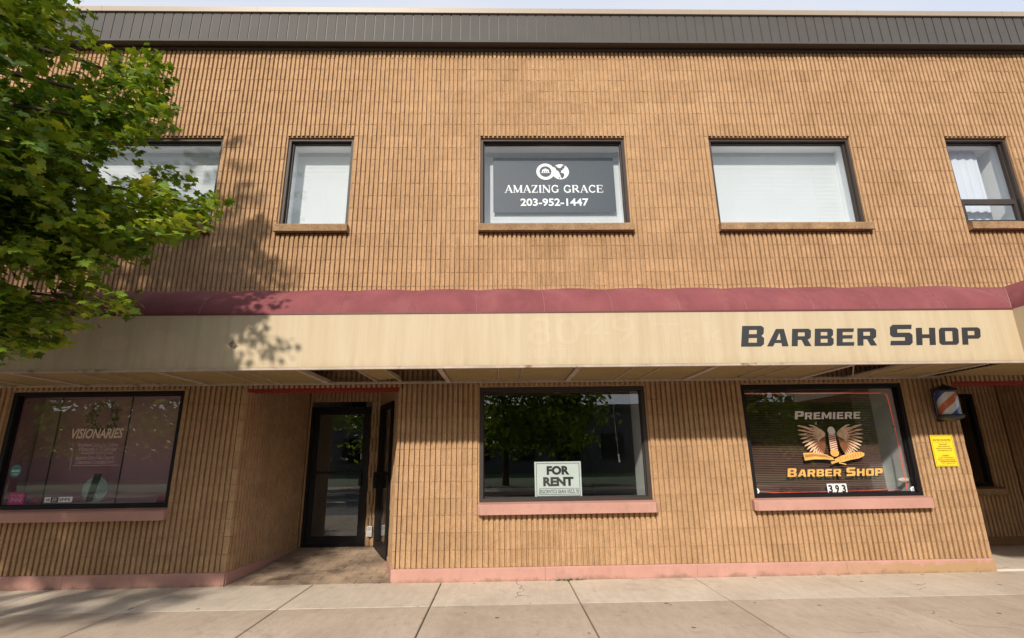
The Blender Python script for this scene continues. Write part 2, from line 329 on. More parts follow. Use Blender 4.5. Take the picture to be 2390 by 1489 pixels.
def leaf_material():
    mt, t, b = nodes('maple_leaf'); p = pos(t)
    geo = N(t, 'ShaderNodeNewGeometry'); oi = N(t, 'ShaderNodeObjectInfo')
    rnd = math_(t, 'FRACT', math_(t, 'ADD', geo.outputs['Random Per Island'], oi.outputs['Random']))
    cl = noise(t, p, 1.7, 2, 0.5)
    k = math_(t, 'ADD', math_(t, 'MULTIPLY', rnd, 0.45), math_(t, 'MULTIPLY', cl, 0.75))
    c = ramp(t, k, [(0.28, (0.052, 0.110, 0.012)), (0.50, (0.125, 0.220, 0.020)), (0.68, (0.215, 0.315, 0.028)), (0.90, (0.40, 0.42, 0.045))])
    t.links.new(c, b.inputs['Base Color']); b.inputs['Roughness'].default_value = 0.5; b.inputs['Specular IOR Level'].default_value = 0.35
    tr = N(t, 'ShaderNodeBsdfTranslucent'); t.links.new(mix(t, 1.0, c, (1.25, 1.15, 0.5), 'MULTIPLY'), tr.inputs[0])
    ms = N(t, 'ShaderNodeMixShader'); ms.inputs[0].default_value = 0.42
    out = [n for n in t.nodes if n.type == 'OUTPUT_MATERIAL'][0]
    t.links.new(b.outputs[0], ms.inputs[1]); t.links.new(tr.outputs[0], ms.inputs[2]); t.links.new(ms.outputs[0], out.inputs['Surface'])
    return mt
LEAF = leaf_material()

# ------------------------------------------------------------------ lettering helpers
def curve_mesh(cu):
    o = bpy.data.objects.new('tmp', cu); COL.objects.link(o)
    dg = bpy.context.evaluated_depsgraph_get(); me = bpy.data.meshes.new_from_object(o.evaluated_get(dg))
    bpy.data.objects.remove(o); bpy.data.curves.remove(cu)
    vs = [tuple(v.co) for v in me.vertices]; fs = [tuple(q.vertices) for q in me.polygons]; bpy.data.meshes.remove(me)
    return vs, fs
def fit_letters(mb, vs, fs, x0, x1, z0, z1, y, mi=0, th=0.0):
    xs = [v[0] for v in vs]; ys = [v[1] for v in vs]
    ax, bx, ay, by = min(xs), max(xs), min(ys), max(ys)
    fx = (x1-x0)/(bx-ax); fz = (z1-z0)/(by-ay)
    mb.add([(x0+(v[0]-ax)*fx, y, z0+(v[1]-ay)*fz) for v in vs], fs, mi)
def words(mb, body, x0, x1, z0, z1, y, mi=0, bold=0.0, shear=0.0):
    cu = bpy.data.curves.new('txt', 'FONT'); cu.body = body; cu.offset = bold; cu.shear = shear; cu.resolution_u = 3
    vs, fs = curve_mesh(cu)
    if vs: fit_letters(mb, vs, fs, x0, x1, z0, z1, y, mi)
BF = {   # heavy squared capitals: advance, outer outline, counters
 'B': (0.98, [(0,0),(0,1),(.80,1),(.91,.90),(.91,.62),(.82,.51),(.94,.40),(.94,.11),(.82,0)], [[(.30,.60),(.30,.80),(.62,.80),(.62,.60)],[(.30,.19),(.30,.41),(.64,.41),(.64,.19)]]),
 'A': (1.10, [(0,0),(.40,1),(.80,1),(1.06,0),(.74,0),(.70,.19),(.38,.19),(.30,0)], [[(.45,.37),(.66,.37),(.60,.74),(.57,.74)]]),
 'R': (1.02, [(0,0),(0,1),(.82,1),(.94,.89),(.94,.50),(.84,.40),(.78,.38),(.98,0),(.65,0),(.48,.36),(.30,.36),(.30,0)], [[(.30,.57),(.30,.79),(.63,.79),(.63,.57)]]),
 'E': (0.92, [(0,0),(0,1),(.86,1),(.84,.79),(.30,.79),(.30,.61),(.80,.61),(.78,.41),(.30,.41),(.30,.21),(.88,.21),(.86,0)], []),
 'S': (1.00, [(0,0),(.02,.22),(.62,.22),(.62,.39),(.12,.39),(0,.50),(0,.88),(.12,1),(.92,1),(.90,.78),(.31,.78),(.31,.61),(.82,.61),(.94,.50),(.94,.12),(.82,0)], []),
 'H': (1.04, [(0,0),(0,1),(.31,1),(.31,.62),(.66,.62),(.66,1),(.97,1),(.97,0),(.66,0),(.66,.40),(.31,.40),(.31,0)], []),
 'O': (1.04, [(.12,0),(0,.12),(0,.88),(.12,1),(.86,1),(.98,.88),(.98,.12),(.86,0)], [[(.31,.21),(.31,.79),(.67,.79),(.67,.21)]]),
 'P': (0.98, [(0,0),(0,1),(.82,1),(.94,.89),(.94,.46),(.82,.34),(.30,.34),(.30,0)], [[(.30,.55),(.30,.79),(.63,.79),(.63,.55)]]),
 'M': (1.34, [(0,0),(0,1),(.36,1),(.64,.45),(.90,1),(1.27,1),(1.27,0),(.97,0),(.97,.60),(.74,.12),(.54,.12),(.30,.60),(.30,0)], []),
 'I': (0.40, [(0,0),(0,1),(.31,1),(.31,0)], [])}
def block_words(mb, body, x0, x1, z0, z1, y, mi=0, slant=0.16, small=0.84):
    cu = bpy.data.curves.new('blk', 'CURVE'); cu.dimensions = '2D'; cu.fill_mode = 'BOTH'
    x = 0.0; big = True
    for ch in body:
        if ch == ' ': x += 0.42; big = True; continue
        k = 1.0 if big else small; big = False
        adv, outer, holes = BF[ch]
        for poly in [outer]+holes:
            sp = cu.splines.new('POLY'); sp.points.add(len(poly)-1); sp.use_cyclic_u = True
            for q, (a, b) in zip(sp.points, poly): q.co = (x+a*k+b*k*slant, b*k, 0, 1)
        x += adv*k+0.09
    vs, fs = curve_mesh(cu); fit_letters(mb, vs, fs, x0, x1, z0, z1, y, mi)
def arc(cx, cy, rx, ry, a0, a1, n=14): return [(cx+rx*math.cos(R(a0+(a1-a0)*i/n)), cy+ry*math.sin(R(a0+(a1-a0)*i/n))) for i in range(n+1)]
T, H_ = 0.085, 0.20
def sf(x): return ([(x-.17, .022), (x+.17, .022)], .045)
def st_(x): return ([(x-.17, .978), (x+.17, .978)], .045)
SERIF = {'A': (1.06, [([(.12,0),(.50,1)],T),([(.50,1),(.90,0)],H_),([(.26,.34),(.74,.34)],.06),sf(.12),sf(.90)]),
 'M': (1.26, [([(.16,0),(.16,1)],T),([(.16,1),(.60,.04)],H_),([(.60,.04),(1.04,1)],T),([(1.04,0),(1.04,1)],H_),sf(.16),sf(1.04),([(.0,.978),(.22,.978)],.045),([(1.0,.978),(1.22,.978)],.045)]),
 'Z': (0.90, [([(.08,.96),(.80,.96)],.08),([(.72,.96),(.16,.04)],H_),([(.08,.04),(.82,.04)],.08),([(.10,.76),(.10,.96)],.05),([(.80,.04),(.80,.27)],.05)]),
 'I': (0.50, [([(.25,0),(.25,1)],H_),sf(.25),st_(.25)]),
 'N': (1.12, [([(.16,0),(.16,1)],T),([(.16,1),(.92,0)],H_),([(.92,0),(.92,1)],T),sf(.16),st_(.92),([(.0,.978),(.2,.978)],.045)]),
 'G': (1.08, [(arc(.54,.5,.40,.45,38,320),.15),([(.86,.06),(.86,.44)],.16),([(.66,.43),(1.0,.43)],.05),([(.86,.70),(.86,.96)],.06)]),
 'R': (1.06, [([(.20,0),(.20,1)],H_),([(.2,.955),(.52,.955)],.08),(arc(.52,.735,.24,.22,90,-90),.14),([(.2,.515),(.52,.515)],.07),([(.48,.5),(.90,.03)],.19),sf(.20),([(.03,.978),(.3,.978)],.045)]),
 'C': (1.02, [(arc(.54,.5,.40,.45,40,322),.15),([(.86,.70),(.86,.96)],.06)]),
 'E': (0.94, [([(.20,0),(.20,1)],H_),([(.05,.96),(.80,.96)],.08),([(.2,.52),(.66,.52)],.07),([(.05,.04),(.84,.04)],.08),([(.80,.74),(.80,.99)],.05),([(.84,.01),(.84,.28)],.05),([(.65,.40),(.65,.64)],.05)])}
def stroke(mb, pts, wd, fn, y, mi=0):
    P = [Vector(p) for p in pts]; L = []; Rr = []
    for i, p in enumerate(P):
        t = (P[min(i+1, len(P)-1)]-P[max(i-1, 0)]).normalized(); n = Vector((-t.y, t.x))*wd/2
        L.append(p+n); Rr.append(p-n)
    n = len(P); vs = [fn(q) for q in L]+[fn(q) for q in Rr]
    mb.add([(a, y, b) for a, b in vs], [(i, n+i, n+i+1, i+1) for i in range(n-1)], mi)
def serif_words(mb, body, x0, x1, z0, z1, y, mi=0):
    tot = sum(0.5 if c == ' ' else SERIF[c][0] for c in body); k = (x1-x0)/tot; x = 0; j = 0
    for ch in body:
        if ch == ' ': x += 0.5; continue
        for pts, wd in SERIF[ch][1]:
            stroke(mb, pts, wd, lambda q, x=x: (x0+(x+q.x)*k, z0+q.y*(z1-z0)), y-0.00025*(j % 12), mi); j += 1
        x += SERIF[ch][0]
def rect_px(a, b, Y):      # two photo corners -> x0, x1, z0, z1 on plane Y
    p = atY(*a, Y); q = atY(*b, Y); return min(p.x, q.x), max(p.x, q.x), min(p.z, q.z), max(p.z, q.z)

# ------------------------------------------------------------------ ground: road, pavements
road = MB()
road.quad((-400, -600, -0.30), (400, -600, -0.30), (400, 400, -0.30), (-400, 400, -0.30))
road = tag(road.build('road', ASPHALT), kind='structure')
mk = MB()
for i in range(-12, 13): mk.box(i*4.2, i*4.2+2.4, -10.55, -10.43, -0.2995, -0.296)
mk.build('lane_line', YELLOW, road)
walk = tag(MB().box(-26, 26, -4.36, 0.03, -0.299, -0.185).build('sidewalk', JOINT), kind='structure')
JX0 = -0.745
for i in range(-17, 17):
    x0 = JX0+i*1.555+0.007; x1 = x0+1.555-0.014
    for (y0, y1, mt) in ((-1.03, 0.0, CONC_A), (-4.2, -1.034, CONC_B)):
        dz = random.uniform(-0.002, 0.002); z = GZ+dz; b = 0.006
        vs = []
        for (zz, ins) in ((-0.186, 0), (z-b, 0), (z, b)):
            yi1 = y1-ins*0.2
            vs += [(x0+ins, y0+ins*0.2, zz), (x1-ins, y0+ins*0.2, zz), (x1-ins, yi1, zz), (x0+ins, yi1, zz)]
        s_ = MB().add(vs, [(8,9,10,11)]+[(4*k+j, 4*k+(j+1) % 4, 4*k+4+(j+1) % 4, 4*k+4+j) for k in (0, 1) for j in range(4)])
        s_.build('slab', mt, walk)
for i in range(-8, 9):
    MB().prism_x([(-4.37, -0.30), (-4.35, -0.165), (-4.335, GZ+.001), (-4.21, GZ+.001), (-4.21, -0.30)], i*3.05, i*3.05+3.04).build('kerb', CONC_A, walk)
fw_ = tag(MB().box(-60, 60, -19.2, -16.6, -0.299, -0.16).build('far_sidewalk', CONC_B), kind='structure')
tag(MB().box(-60, 60, -40, -19.2, -0.299, -0.15).build('grass_verge', GRASS), kind='structure')

# ------------------------------------------------------------------ the building
CH = 0.2032; PR = 0.0683; XO = -0.30
def gx(i): return XO+i*PR
bld = thing('shop_building', 'two-storey tan ribbed block shop building with grey metal fascia', 'building', (0, 0, GZ))
EXL, EXR = -186, 204                    # wall extent in ribs from XO
UP = [(-90, -57), (-43, -28), (0, 33), (52, 85), (107, 122)]
LOW = [(-90, -57), (0, 33), (52, 85)]
ENT = (-46, -15); RREC = (95, 129)
KTOP = 38

def rib_block(n, rng, h=CH, D=0.029):
    """one split-rib block of n ribs, local x 0..n*PR, front at y=0 (towards -y), z 0..h"""
    xs = []
    for r in range(n):
        o = r*PR; dy = rng.uniform(-0.003, 0.0025); a = rng.uniform(-.0013, .0013); b = rng.uniform(-.0013, .0013)
        xs += [(o, D, 0), (o+.0100+a, D, 0), (o+.0142+a, dy, 1), (o+PR-.0142+b, dy, 1), (o+PR-.0100+b, D, 0)]
    xs.append((n*PR, D, 0))
    rows = [(0.0004, 0.0065), (0.0028, 0.0), (h*0.5, 0.0), (h-0.0028, 0.0), (h-0.0004, 0.0065)]
    vs = []; fs = []; w_ = len(xs)
    for ri, (z, back) in enumerate(rows):
        for (x, y, top) in xs:
            yy = y+back if top else min(y+back*0.2, 0.0365)
            j = 0.0
            if top and 0 < ri < 4: j = rng.uniform(-0.0022, 0.0022)
            zz = z+(rng.uniform(-.0018, .0018) if ri in (1, 3) else 0)
            vs.append((x+(j*0.5 if top else 0), yy+j, zz))
    for ri in range(len(rows)-1):
        for i in range(w_-1): fs.append((ri*w_+i, ri*w_+i+1, (ri+1)*w_+i+1, (ri+1)*w_+i))
    return vs, fs
rngb = random.Random(3); BM = {}
def block_mesh(n, v):
    if (n, v) not in BM:
        mb = MB().add(*rib_block(n, rngb)); BM[(n, v)] = (mb, mb.mesh('block', BLOCK))
    return BM[(n, v)]
def free(k):
    op = []
    if 22 <= k < 30: op += UP
    if 3 <= k < 11: op += LOW
    if 0 <= k < 11: op += [ENT, RREC]
    op.sort(); runs = []; x = EXL
    for a, b in op: runs.append((x, a)); x = b
    runs.append((x, EXR)); return runs
pieces = []
for k in range(KTOP):
    off = 0 if k % 2 == 0 else 3
    for a, b in free(k):
        x = a
        while x < b-1e-6:
            nx = (math.floor((x-off+1e-6)/6)+1)*6+off
            nx = min(nx, b)
            if b-nx < 0.9: nx = b
            pieces.append((k, x, nx)); x = nx
def seen(pc):
    k, a, b = pc; q = to_px(((gx(a)+gx(b))/2, 0, (k+.5)*CH))
    if q is None or not (-10 < q[0] < 2400 and -10 < q[1] < 1500): return -1
    if k in range(11, 18): return -1    # behind the awning
    return (b-a)/((Vector((gx((a+b)/2), 0, k*CH))-CAM).length**2)
order = sorted(range(len(pieces)), key=lambda i: -seen(pieces[i])); solo = set(order[:300])
field = MB()
def put(mb, k, x0, length, origin, ux, uy, seedv):
    n = max(1, round(length/PR)); src = block_mesh(n, seedv)[0]; f = length/(n*PR)
    vs = [origin+ux*(x0+v[0]*f)+uy*v[1]+Vector((0, 0, k*CH+v[2])) for v in src.v]
    mb.add(vs, src.f)
for i, (k, a, b) in enumerate(pieces):
    n = max(1, round(b-a)); v = rngb.randrange(7)
    if i in solo:
        o = link('block', block_mesh(n, v)[1], bld, (gx(a), 0, k*CH-GZ)); o.scale.x = (b-a)/n
    else:
        put(field, k, gx(a), (b-a)*PR, Vector((0, rngb.uniform(-.0015, .0015), 0)), Vector((1, 0, 0)), Vector((0, 1, 0)), v)
def rib_wall(p0, p1, k0, k1, holes=()):
    """ribbed return wall from p0 to p1 (plan); its face looks to the right of the walking direction"""
    p0 = Vector((p0[0], p0[1], 0)); d = Vector((p1[0], p1[1], 0))-p0; L = d.length; d.normalize(); n = Vector((-d.y, d.x, 0))
    for k in range(k0, k1):
        x = 0.0; off = 0 if k % 2 else 3*PR
        while x < L-1e-4:
            nx = min(L, (math.floor((x-off+1e-6)/(6*PR))+1)*6*PR+off)
            if L-nx < PR*0.9: nx = L
            hit = [h for h in holes if h[2] <= k < h[3]]
            segs = [(x, nx)]
            for h in hit: segs = [s for q in segs for s in ((q[0], min(q[1], h[0])), (max(q[0], h[1]), q[1])) if s[1]-s[0] > 0.02]
            for s in segs: put(field, k, s[0], s[1]-s[0], p0, d, n, rngb.randrange(7))
            x = nx
    # backing sheet
    if not holes:
        MB().add([p0+n*.038+Vector((0,0,k0*CH-.15)), p0+d*L+n*.038+Vector((0,0,k0*CH-.15)), p0+d*L+n*.038+Vector((0,0,k1*CH)), p0+n*.038+Vector((0,0,k1*CH))], [(0,1,2,3)]).build('return_backing', MORTAR, bld)
DY = 1.75                                # depth of the entrance
rib_wall((gx(-45), 0.0), (-3.17, DY), 0, 13)
rib_wall((-3.17, DY), (-1.98, DY), 0, 13, holes=((0.04, 1.015, 0, 11),))
MB().box(-3.20, -3.13, DY+.038, DY+.07, -.05, 2.235).box(-2.155, -1.95, DY+.038, DY+.07, -.05, 2.235).box(-3.2, -1.9, DY+.038, DY+.07, 2.235, 2.7).build('return_backing', MORTAR, bld)
rib_wall((-1.60, 0.90), (gx(-15.5), 0.0), 0, 13)
rib_wall((gx(95), 0.0), (6.32, 1.6), 0, 13)
rib_wall((6.32, 1.6), (8.35, 1.6), 0, 13, holes=((0.15, 1.63, 3, 11),))
MB().box(6.3, 6.47, 1.638, 1.7, -.15, 2.7).box(7.95, 8.4, 1.638, 1.7, -.15, 2.7).box(6.47, 7.95, 1.638, 1.7, -.15, .61).box(6.47, 7.95, 1.638, 1.7, 2.235, 2.7).build('return_backing', MORTAR, bld)
rib_wall((8.35, 1.6), (gx(129), 0.0), 0, 13)
for k in range(11):                       # plain corner blocks of the entrance
    for xa, xb in ((gx(-46), gx(-45)), (gx(-15.5), gx(-15))):
        z0, z1 = k*CH+.003, (k+1)*CH-.003; j = rngb.uniform(-.003, .002)
        field.box(xa, xb, j, .037, z0, z1)
fo = field.build('block_field', BLOCK, bld); tag(fo, kind='stuff')

# backing wall with openings, roof and the rest of the shell
bk = MB(); XL, XR = gx(EXL), gx(EXR); YB0, YB1 = 0.038, 0.20
def band(z0, z1, opens):
    x = XL
    for a, b in opens: bk.box(x, gx(a), YB0, YB1, z0, z1); x = gx(b)
    bk.box(x, XR, YB0, YB1, z0, z1)
ENTB = (-45, -15.5); lo3 = sorted(LOW+[ENTB, RREC])
band(-0.15, 3*CH, sorted([ENTB, RREC])); band(3*CH, 11*CH, lo3); band(11*CH, 22*CH, []); band(22*CH, 30*CH, UP); band(30*CH, KTOP*CH, [])
bk.build('wall', MORTAR, bld)
sh = MB()
sh.box(XL, XR, 9.0, 9.2, -0.3, 8.2).box(XL, XL+.2, .2, 9.0, -.3, 8.0).box(XR-.2, XR, .2, 9.0, -.3, 8.0).build('rear_wall', CEIL, bld)
MB().box(XL+.2, XR-.2, 0.1, 9.0, 7.80, 7.98).build('roof', DARKTRIM, bld)
MB().box(XL+.2, XR-.2, 0.2, 9.0, 3.0, 3.2).build('upper_floor', WHITE, bld)

# painted base course in lengths
def base(p0, p1, z0a=-.17, z0b=-.17, zt=0.0, out=0.012, ends=True):
    p0 = Vector((p0[0], p0[1], 0)); p1 = Vector((p1[0], p1[1], 0)); d = (p1-p0); L = d.length; d.normalize(); n = Vector((d.y, -d.x, 0))
    nseg = max(1, round(L/1.9)); mid = []
    for i in range(nseg):
        a = p0+d*(L*i/nseg+(0.0015 if i else 0)); b = p0+d*(L*(i+1)/nseg-(0.0015 if i < nseg-1 else 0))
        za = z0a+(z0b-z0a)*i/nseg; zb = z0a+(z0b-z0a)*(i+1)/nseg; mb = MB(); V = []
        j = random.uniform(-.002, .002)
        for q, zz in ((a, za), (b, zb)):
            for (o, z) in ((-.05, zz), (out+j, zz), (out+j, zt-.016), (out-.012, zt-.001), (-.05, zt-.001)):
                V.append(q+n*o+Vector((0, 0, z)))
        mb.add(V, [(i_, i_+5, (i_+1) % 5+5, (i_+1) % 5) for i_ in range(5)]+[(0,1,2,3,4), (9,8,7,6,5)])
        mb.build('base_course', PINKBASE, bld)
base((XL, 0), (gx(-45), 0)); base((gx(-15.5), 0), (gx(95), 0)); base((gx(129), 0), (XR, 0))
base((gx(-45)+.004, 0.0125), (-3.175, DY-.02)); base((-1.60, 0.90), (gx(-15.5)-.002, 0.0135)); base((gx(95), .0135), (6.32, 1.59))

# eave: coping, standing panels, dark soffit
YE = -0.15; ZE = 7.70
px0 = XL-0.1; i = 0
while px0 < XR:
    x1 = px0+0.1524
    MB().box(px0+.010, x1-.010, YE-.004, YE+.02, ZE+.02, 8.245).build('fascia_panel', FASCIA, bld); px0 = x1
MB().box(XL-.1, XR, YE+.006, YE+.10, ZE+.021, 8.24).build('fascia_backing', DARKTRIM, bld)
MB().prism_x([(YE-.022, ZE-.012), (YE-.022, ZE+.022), (YE-.006, ZE+.034), (YE+.03, ZE+.034), (YE+.03, ZE-.012)], XL-.1, XR).build('drip_edge', FASCIA, bld)
MB().box(XL-.1, XR, YE+.031, 0.026, ZE-.002, ZE+.018).box(XL-.1, XR, -.045, 0.027, ZE-.045, ZE-.003).build('eave_soffit', DARKTRIM, bld)
cx = -8.75
while cx < XR:
    MB().prism_x([(YE-.035, 8.248), (YE-.04, 8.335), (YE+.0, 8.352), (YE+.35, 8.335), (YE+.35, 8.248)], cx+.003, min(cx+2.43, XR)).build('coping', COPING, bld)
    MB().prism_x([(YE-.037, 8.246), (YE-.043, 8.337), (YE+.0, 8.355), (YE+.36, 8.338), (YE+.36, 8.246)], cx-.018, cx+.0025).build('coping_joint', COPING, bld)
    cx += 2.445

# windows ----------------------------------------------------------------
def reveal(x0, x1, z0, z1, y0, y1, parent):
    t_ = 0.012; mb = MB()
    mb.box(x0-.003, x0+t_, y0, y1, z0, z1); mb.box(x1-t_, x1+.003, y0, y1, z0, z1); mb.box(x0+t_, x1-t_, y0, y1, z1-t_, z1+.002)
    mb.build('reveal', BLOCK, parent)
BLD_LAB = ['white closed blind behind the upper window half hidden by leaves', 'white closed blind in the narrow upper window beside the tree',
           'white closed blind behind the slate banner', 'white closed blind in the wide upper window without a banner']
for wi, (a, b) in enumerate(UP):
    x0, x1 = gx(a), gx(b); z0, z1 = 22*CH, 30*CH
    zf = z0+0.125
    fr = MB(); fr.ring(x0+.012, x1-.012, zf, z1-.012, .042, .055, .15); fr.ring(x0+.054, x1-.054, zf+.035, z1-.054, .022, .105, .155)
    if wi == 4:
        zm = zf+0.41
        fr.box(x0+.076, x1-.076, .095, .15, zm, zm+.045); fr.ring(x0+.076, x1-.076, zf+.057, zm-.001, .045, .088, .135)
    wd = fr.build('window', BRONZE, bld)
    gp = MB()
    if wi == 4: gp.box(x0+.07, x1-.07, .138, .144, zm+.03, z1-.07); gp.box(x0+.11, x1-.11, .112, .118, zf+.09, zm-.03)
    else: gp.box(x0+.07, x1-.07, .134, .140, zf+.05, z1-.07)
    gp.build('pane', GLASS_UP, wd)
    reveal(x0, x1, zf, z1, .026, .16, wd)
    MB().prism_x([(-.085, zf-.115), (-.09, zf-.02), (-.08, zf-.004), (.054, zf+.012), (.16, zf+.012), (.16, zf-.115)], x0-.012, x1+.012).build('sill', CONC_SILL, wd)
    d = 0.42                                     # depth of the white inner reveal
    D2 = d+.55  # white box behind the blind, added to bounce light back through it
    MB().box(x0-.02, x1+.02, .2, D2, z1-.05, z1-.02).box(x0-.02, x0+.03, .2, D2, zf-.02, z1-.05).box(x1-.03, x1+.02, .2, D2, zf-.02, z1-.05).box(x0-.02, x1+.02, .2, D2, zf-.05, zf-.021).box(x0+.031, x1-.031, .17, d-.04, zf-.02, zf+.045).box(x0-.1, x1+.1, D2, D2+.03, zf-.05, z1).build('reveal_and_bounce_box', WHITE, wd)  # real inner reveal, plus added bounce box and stool raised to reflect sun
    if wi < 4:
        bt = thing('window_blind', BLD_LAB[wi], 'blind', ((x0+x1)/2, d, zf))
        MB().box(x0+.033, x1-.033, d-.035, d+.005, z1-.10, z1-.052).build('headrail', BLIND, bt)
        sl_ = MB(); z = zf+.03
        while z < z1-.11:
            sl_.add([(x0+.036, d-.0225, z), (x1-.036, d-.0225, z), (x1-.036, d-.0175, z+.0245), (x0+.036, d-.0175, z+.0245)], [(0, 1, 2, 3)]); z += .0235
        so_ = sl_.build('slats', BLIND, bt)
        cord = MB()
        for q in (.2, .5, .8): cord.box(x0+(x1-x0)*q, x0+(x1-x0)*q+.003, d-.0305, d-.0292, zf+.01, z1-.1)
        cord.build('ladder_cord', PRINTW, bt)
        MB().box(x0+.036, x1-.036, d-.03, d-.005, zf+.004, zf+.024).build('bottom_rail', BLIND, bt)
    else:
        ct = thing('window_curtain', 'sheer white curtain in the two-part bronze window beside the awning end', 'curtain', ((x0+x1)/2, d-.08, zf))
        cu = MB(); n = 90; vs = []
        for i in range(n+1):
            x = x0+.03+(x1-x0-.30)*i/n; y = d-.10+.009*math.sin(i*.38)+.004*math.sin(i*1.31)
            vs += [(x, y, zf+.02), (x, y, z1-.06)]
        cu.add(vs, [(2*i, 2*i+2, 2*i+3, 2*i+1) for i in range(n)], 0, True).build('drape', CURTAIN, ct)
        MB().tube([(x0+.0, d-.10, z1-.055), (x1-.0, d-.10, z1-.055)], .008).build('rod', PRINTW, ct)

def pink_sill(x0, x1, zt, parent, h=.135):
    y0 = -.105; prof = [(y0, zt-h), (y0, zt-.03), (y0+.02, zt-.012), (.028, zt+.004), (.14, zt+.004), (.14, zt-h)]
    mb = MB(); n = len(prof); c = .035
    vs = []
    for x, ins in ((x0, c), (x0+c, 0), (x1-c, 0), (x1, c)):
        for (y, z) in prof: vs.append((x, y+ins if y < 0 else y, z))
    for s in range(3): mb.add(vs, [(s*n+i, s*n+(i+1) % n, (s+1)*n+(i+1) % n, (s+1)*n+i) for i in range(n)])
    mb.add(vs, [tuple(range(n))[::-1], tuple(range(3*n, 4*n))])
    mb.build('sill', PINK, parent)
PY = 0.10
LW = []
for wi, (a, b) in enumerate(LOW):
    x0, x1 = gx(a), gx(b); zf = 3*CH+.142; z1 = 11*CH
    fr = MB(); fr.ring(x0+.013, x1-.013, zf, z1-.012, .05, .035, .14, bot=.045); fr.ring(x0+.0635, x1-.0635, zf+.0455, z1-.0625, .012, .085, .13)
    wd = fr.build('window', BLACK if wi != 1 else BRONZE, bld); LW.append(wd)
    MB().box(x0+.07, x1-.07, PY, PY+.006, zf+.05, z1-.07).build('pane', GLASS_LO, wd)
    reveal(x0, x1, zf, z1, .026, .16, wd)
    pink_sill(x0-.005+(-.04 if wi == 2 else 0), x1+.02, zf, wd)
x0, x1 = 6.47, 7.95                       # window in the right-hand recess
fr = MB(); fr.ring(x0+.002, x1-.002, .752, 2.233, .06, 1.625, 1.72); wd = fr.build('window', BLACK, bld)
MB().box(x0+.06, x1-.06, 1.66, 1.668, .81, 2.18).build('pane', GLASS_LO, wd)
MB().prism_x([(1.50, .62), (1.50, .72), (1.63, .75), (1.70, .75), (1.70, .62)], x0-.03, x1+.10).build('sill', CONC_SILL, wd)

# plastered inner jambs at the shop windows
for wd, xj in ((LW[1], gx(33)), (LW[2], gx(85))):
    MB().box(xj-.062, xj-.02, .15, .62, .76, 2.22).build('inner_jamb', WHITE, wd)
MB().box(5.16, gx(85)-.063, .60, .64, .60, 2.30).build('inner_jamb', GREYWALL, LW[2])
# rooms behind the shop windows
def room(name, x0, x1, y1, z0, z1, wall_mat, floor_mat, side=None):
    t = .05; y0 = .2; mb = MB()
    mb.box(x0, x1, y1, y1+t, z0, z1, 0); mb.box(x0-t, x0, y0, y1, z0, z1, 2); mb.box(x1, x1+t, y0, y1, z0, z1, 2)
    mb.box(x0, x1, y0, y1, z1, z1+t, 0); mb.box(x0, x1, y0, y1, z0-t, z0, 1)
    mb.build(name, [wall_mat, floor_mat, side or wall_mat], bld)
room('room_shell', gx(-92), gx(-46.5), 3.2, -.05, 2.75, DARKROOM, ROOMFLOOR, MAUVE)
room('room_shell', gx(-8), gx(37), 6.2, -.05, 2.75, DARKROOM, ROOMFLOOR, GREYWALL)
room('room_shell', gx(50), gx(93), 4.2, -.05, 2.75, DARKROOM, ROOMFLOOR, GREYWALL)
MB().box(-3.3, -1.45, 4.6, 4.65, -.1, 2.75, 0).box(-3.35, -3.30, 1.95, 4.6, -.1, 2.75, 1).box(-1.45, -1.4, 1.9, 4.6, -.1, 2.75, 1).box(-3.3, -1.45, 1.85, 4.6, -.1, -.02, 2).box(-2.62, -2.50, 3.2, 4.2, -.02, 2.75, 1).build('room_shell', [DARKROOM, GREYWALL, ROOMFLOOR], bld)

# entrance: lintels, ceiling, pavers, doors
MB().box(gx(-45)+.004, gx(-15.5)-.004, .006, .215, 2.196, 2.234).build('lintel', REDPAINT, bld)
MB().box(gx(95)+.004, gx(129)-.004, .006, .215, 2.196, 2.234).build('lintel', REDPAINT, bld)
MB().box(gx(-45), gx(-15.5), .21, 1.95, 2.62, 2.66).box(gx(95), gx(129), .21, 1.7, 2.62, 2.66).build('entrance_ceiling', CEIL, bld)
def rz(y): return GZ+.003+.150*min(max(y/1.72, 0), 1)
ef = tag(MB().add([(-3.36, 0, GZ-.012), (-1.37, 0, GZ-.012), (-1.37, 1.9, rz(1.9)-.012), (-3.36, 1.9, rz(1.9)-.012)], [(0,1,2,3)]).build('entrance_floor', JOINT), kind='structure')
for r in range(12):
    y0 = .01+r*.152; off = (r % 2)*.155
    for c in range(-1, 8):
        xa = -3.36+c*.31+off; xb = xa+.304; ya, yb = y0, min(y0+.147, 1.86)
        # clip to the splayed sides
        lim_l = -3.36+.19*(y0/1.75); lim_r = -1.375-.24*(y0/.9) if y0 < .9 else -1.60-.42*((y0-.9)/.85)
        xa = max(xa, lim_l); xb = min(xb, lim_r)
        if xb-xa < .04: continue
        dz = random.uniform(-.0015, .0015)
        MB().add([(xa, ya, rz(ya)-.02), (xb, ya, rz(ya)-.02), (xb, yb, rz(yb)-.02), (xa, yb, rz(yb)-.02), (xa, ya, rz(ya)+dz), (xb, ya, rz(ya)+dz), (xb, yb, rz(yb)+dz), (xa, yb, rz(yb)+dz)],
                 [(4,5,6,7), (0,1,5,4), (1,2,6,5), (2,3,7,6), (3,0,4,7)]).build('paver', PAVER, ef)
tag(MB().box(gx(95), gx(129), 0.035, 1.62, -.3, GZ+.02).build('recess_floor', CONC_A), kind='structure')
dx0, dx1, dzt = -3.13, -2.156, 2.15
dr = MB().ring(dx0, dx1, -.005, dzt, .045, DY+.005, DY+.11, bot=.02).ring(dx0+.047, dx1-.047, .017, dzt-.047, .075, DY+.03, DY+.075, bot=.13)
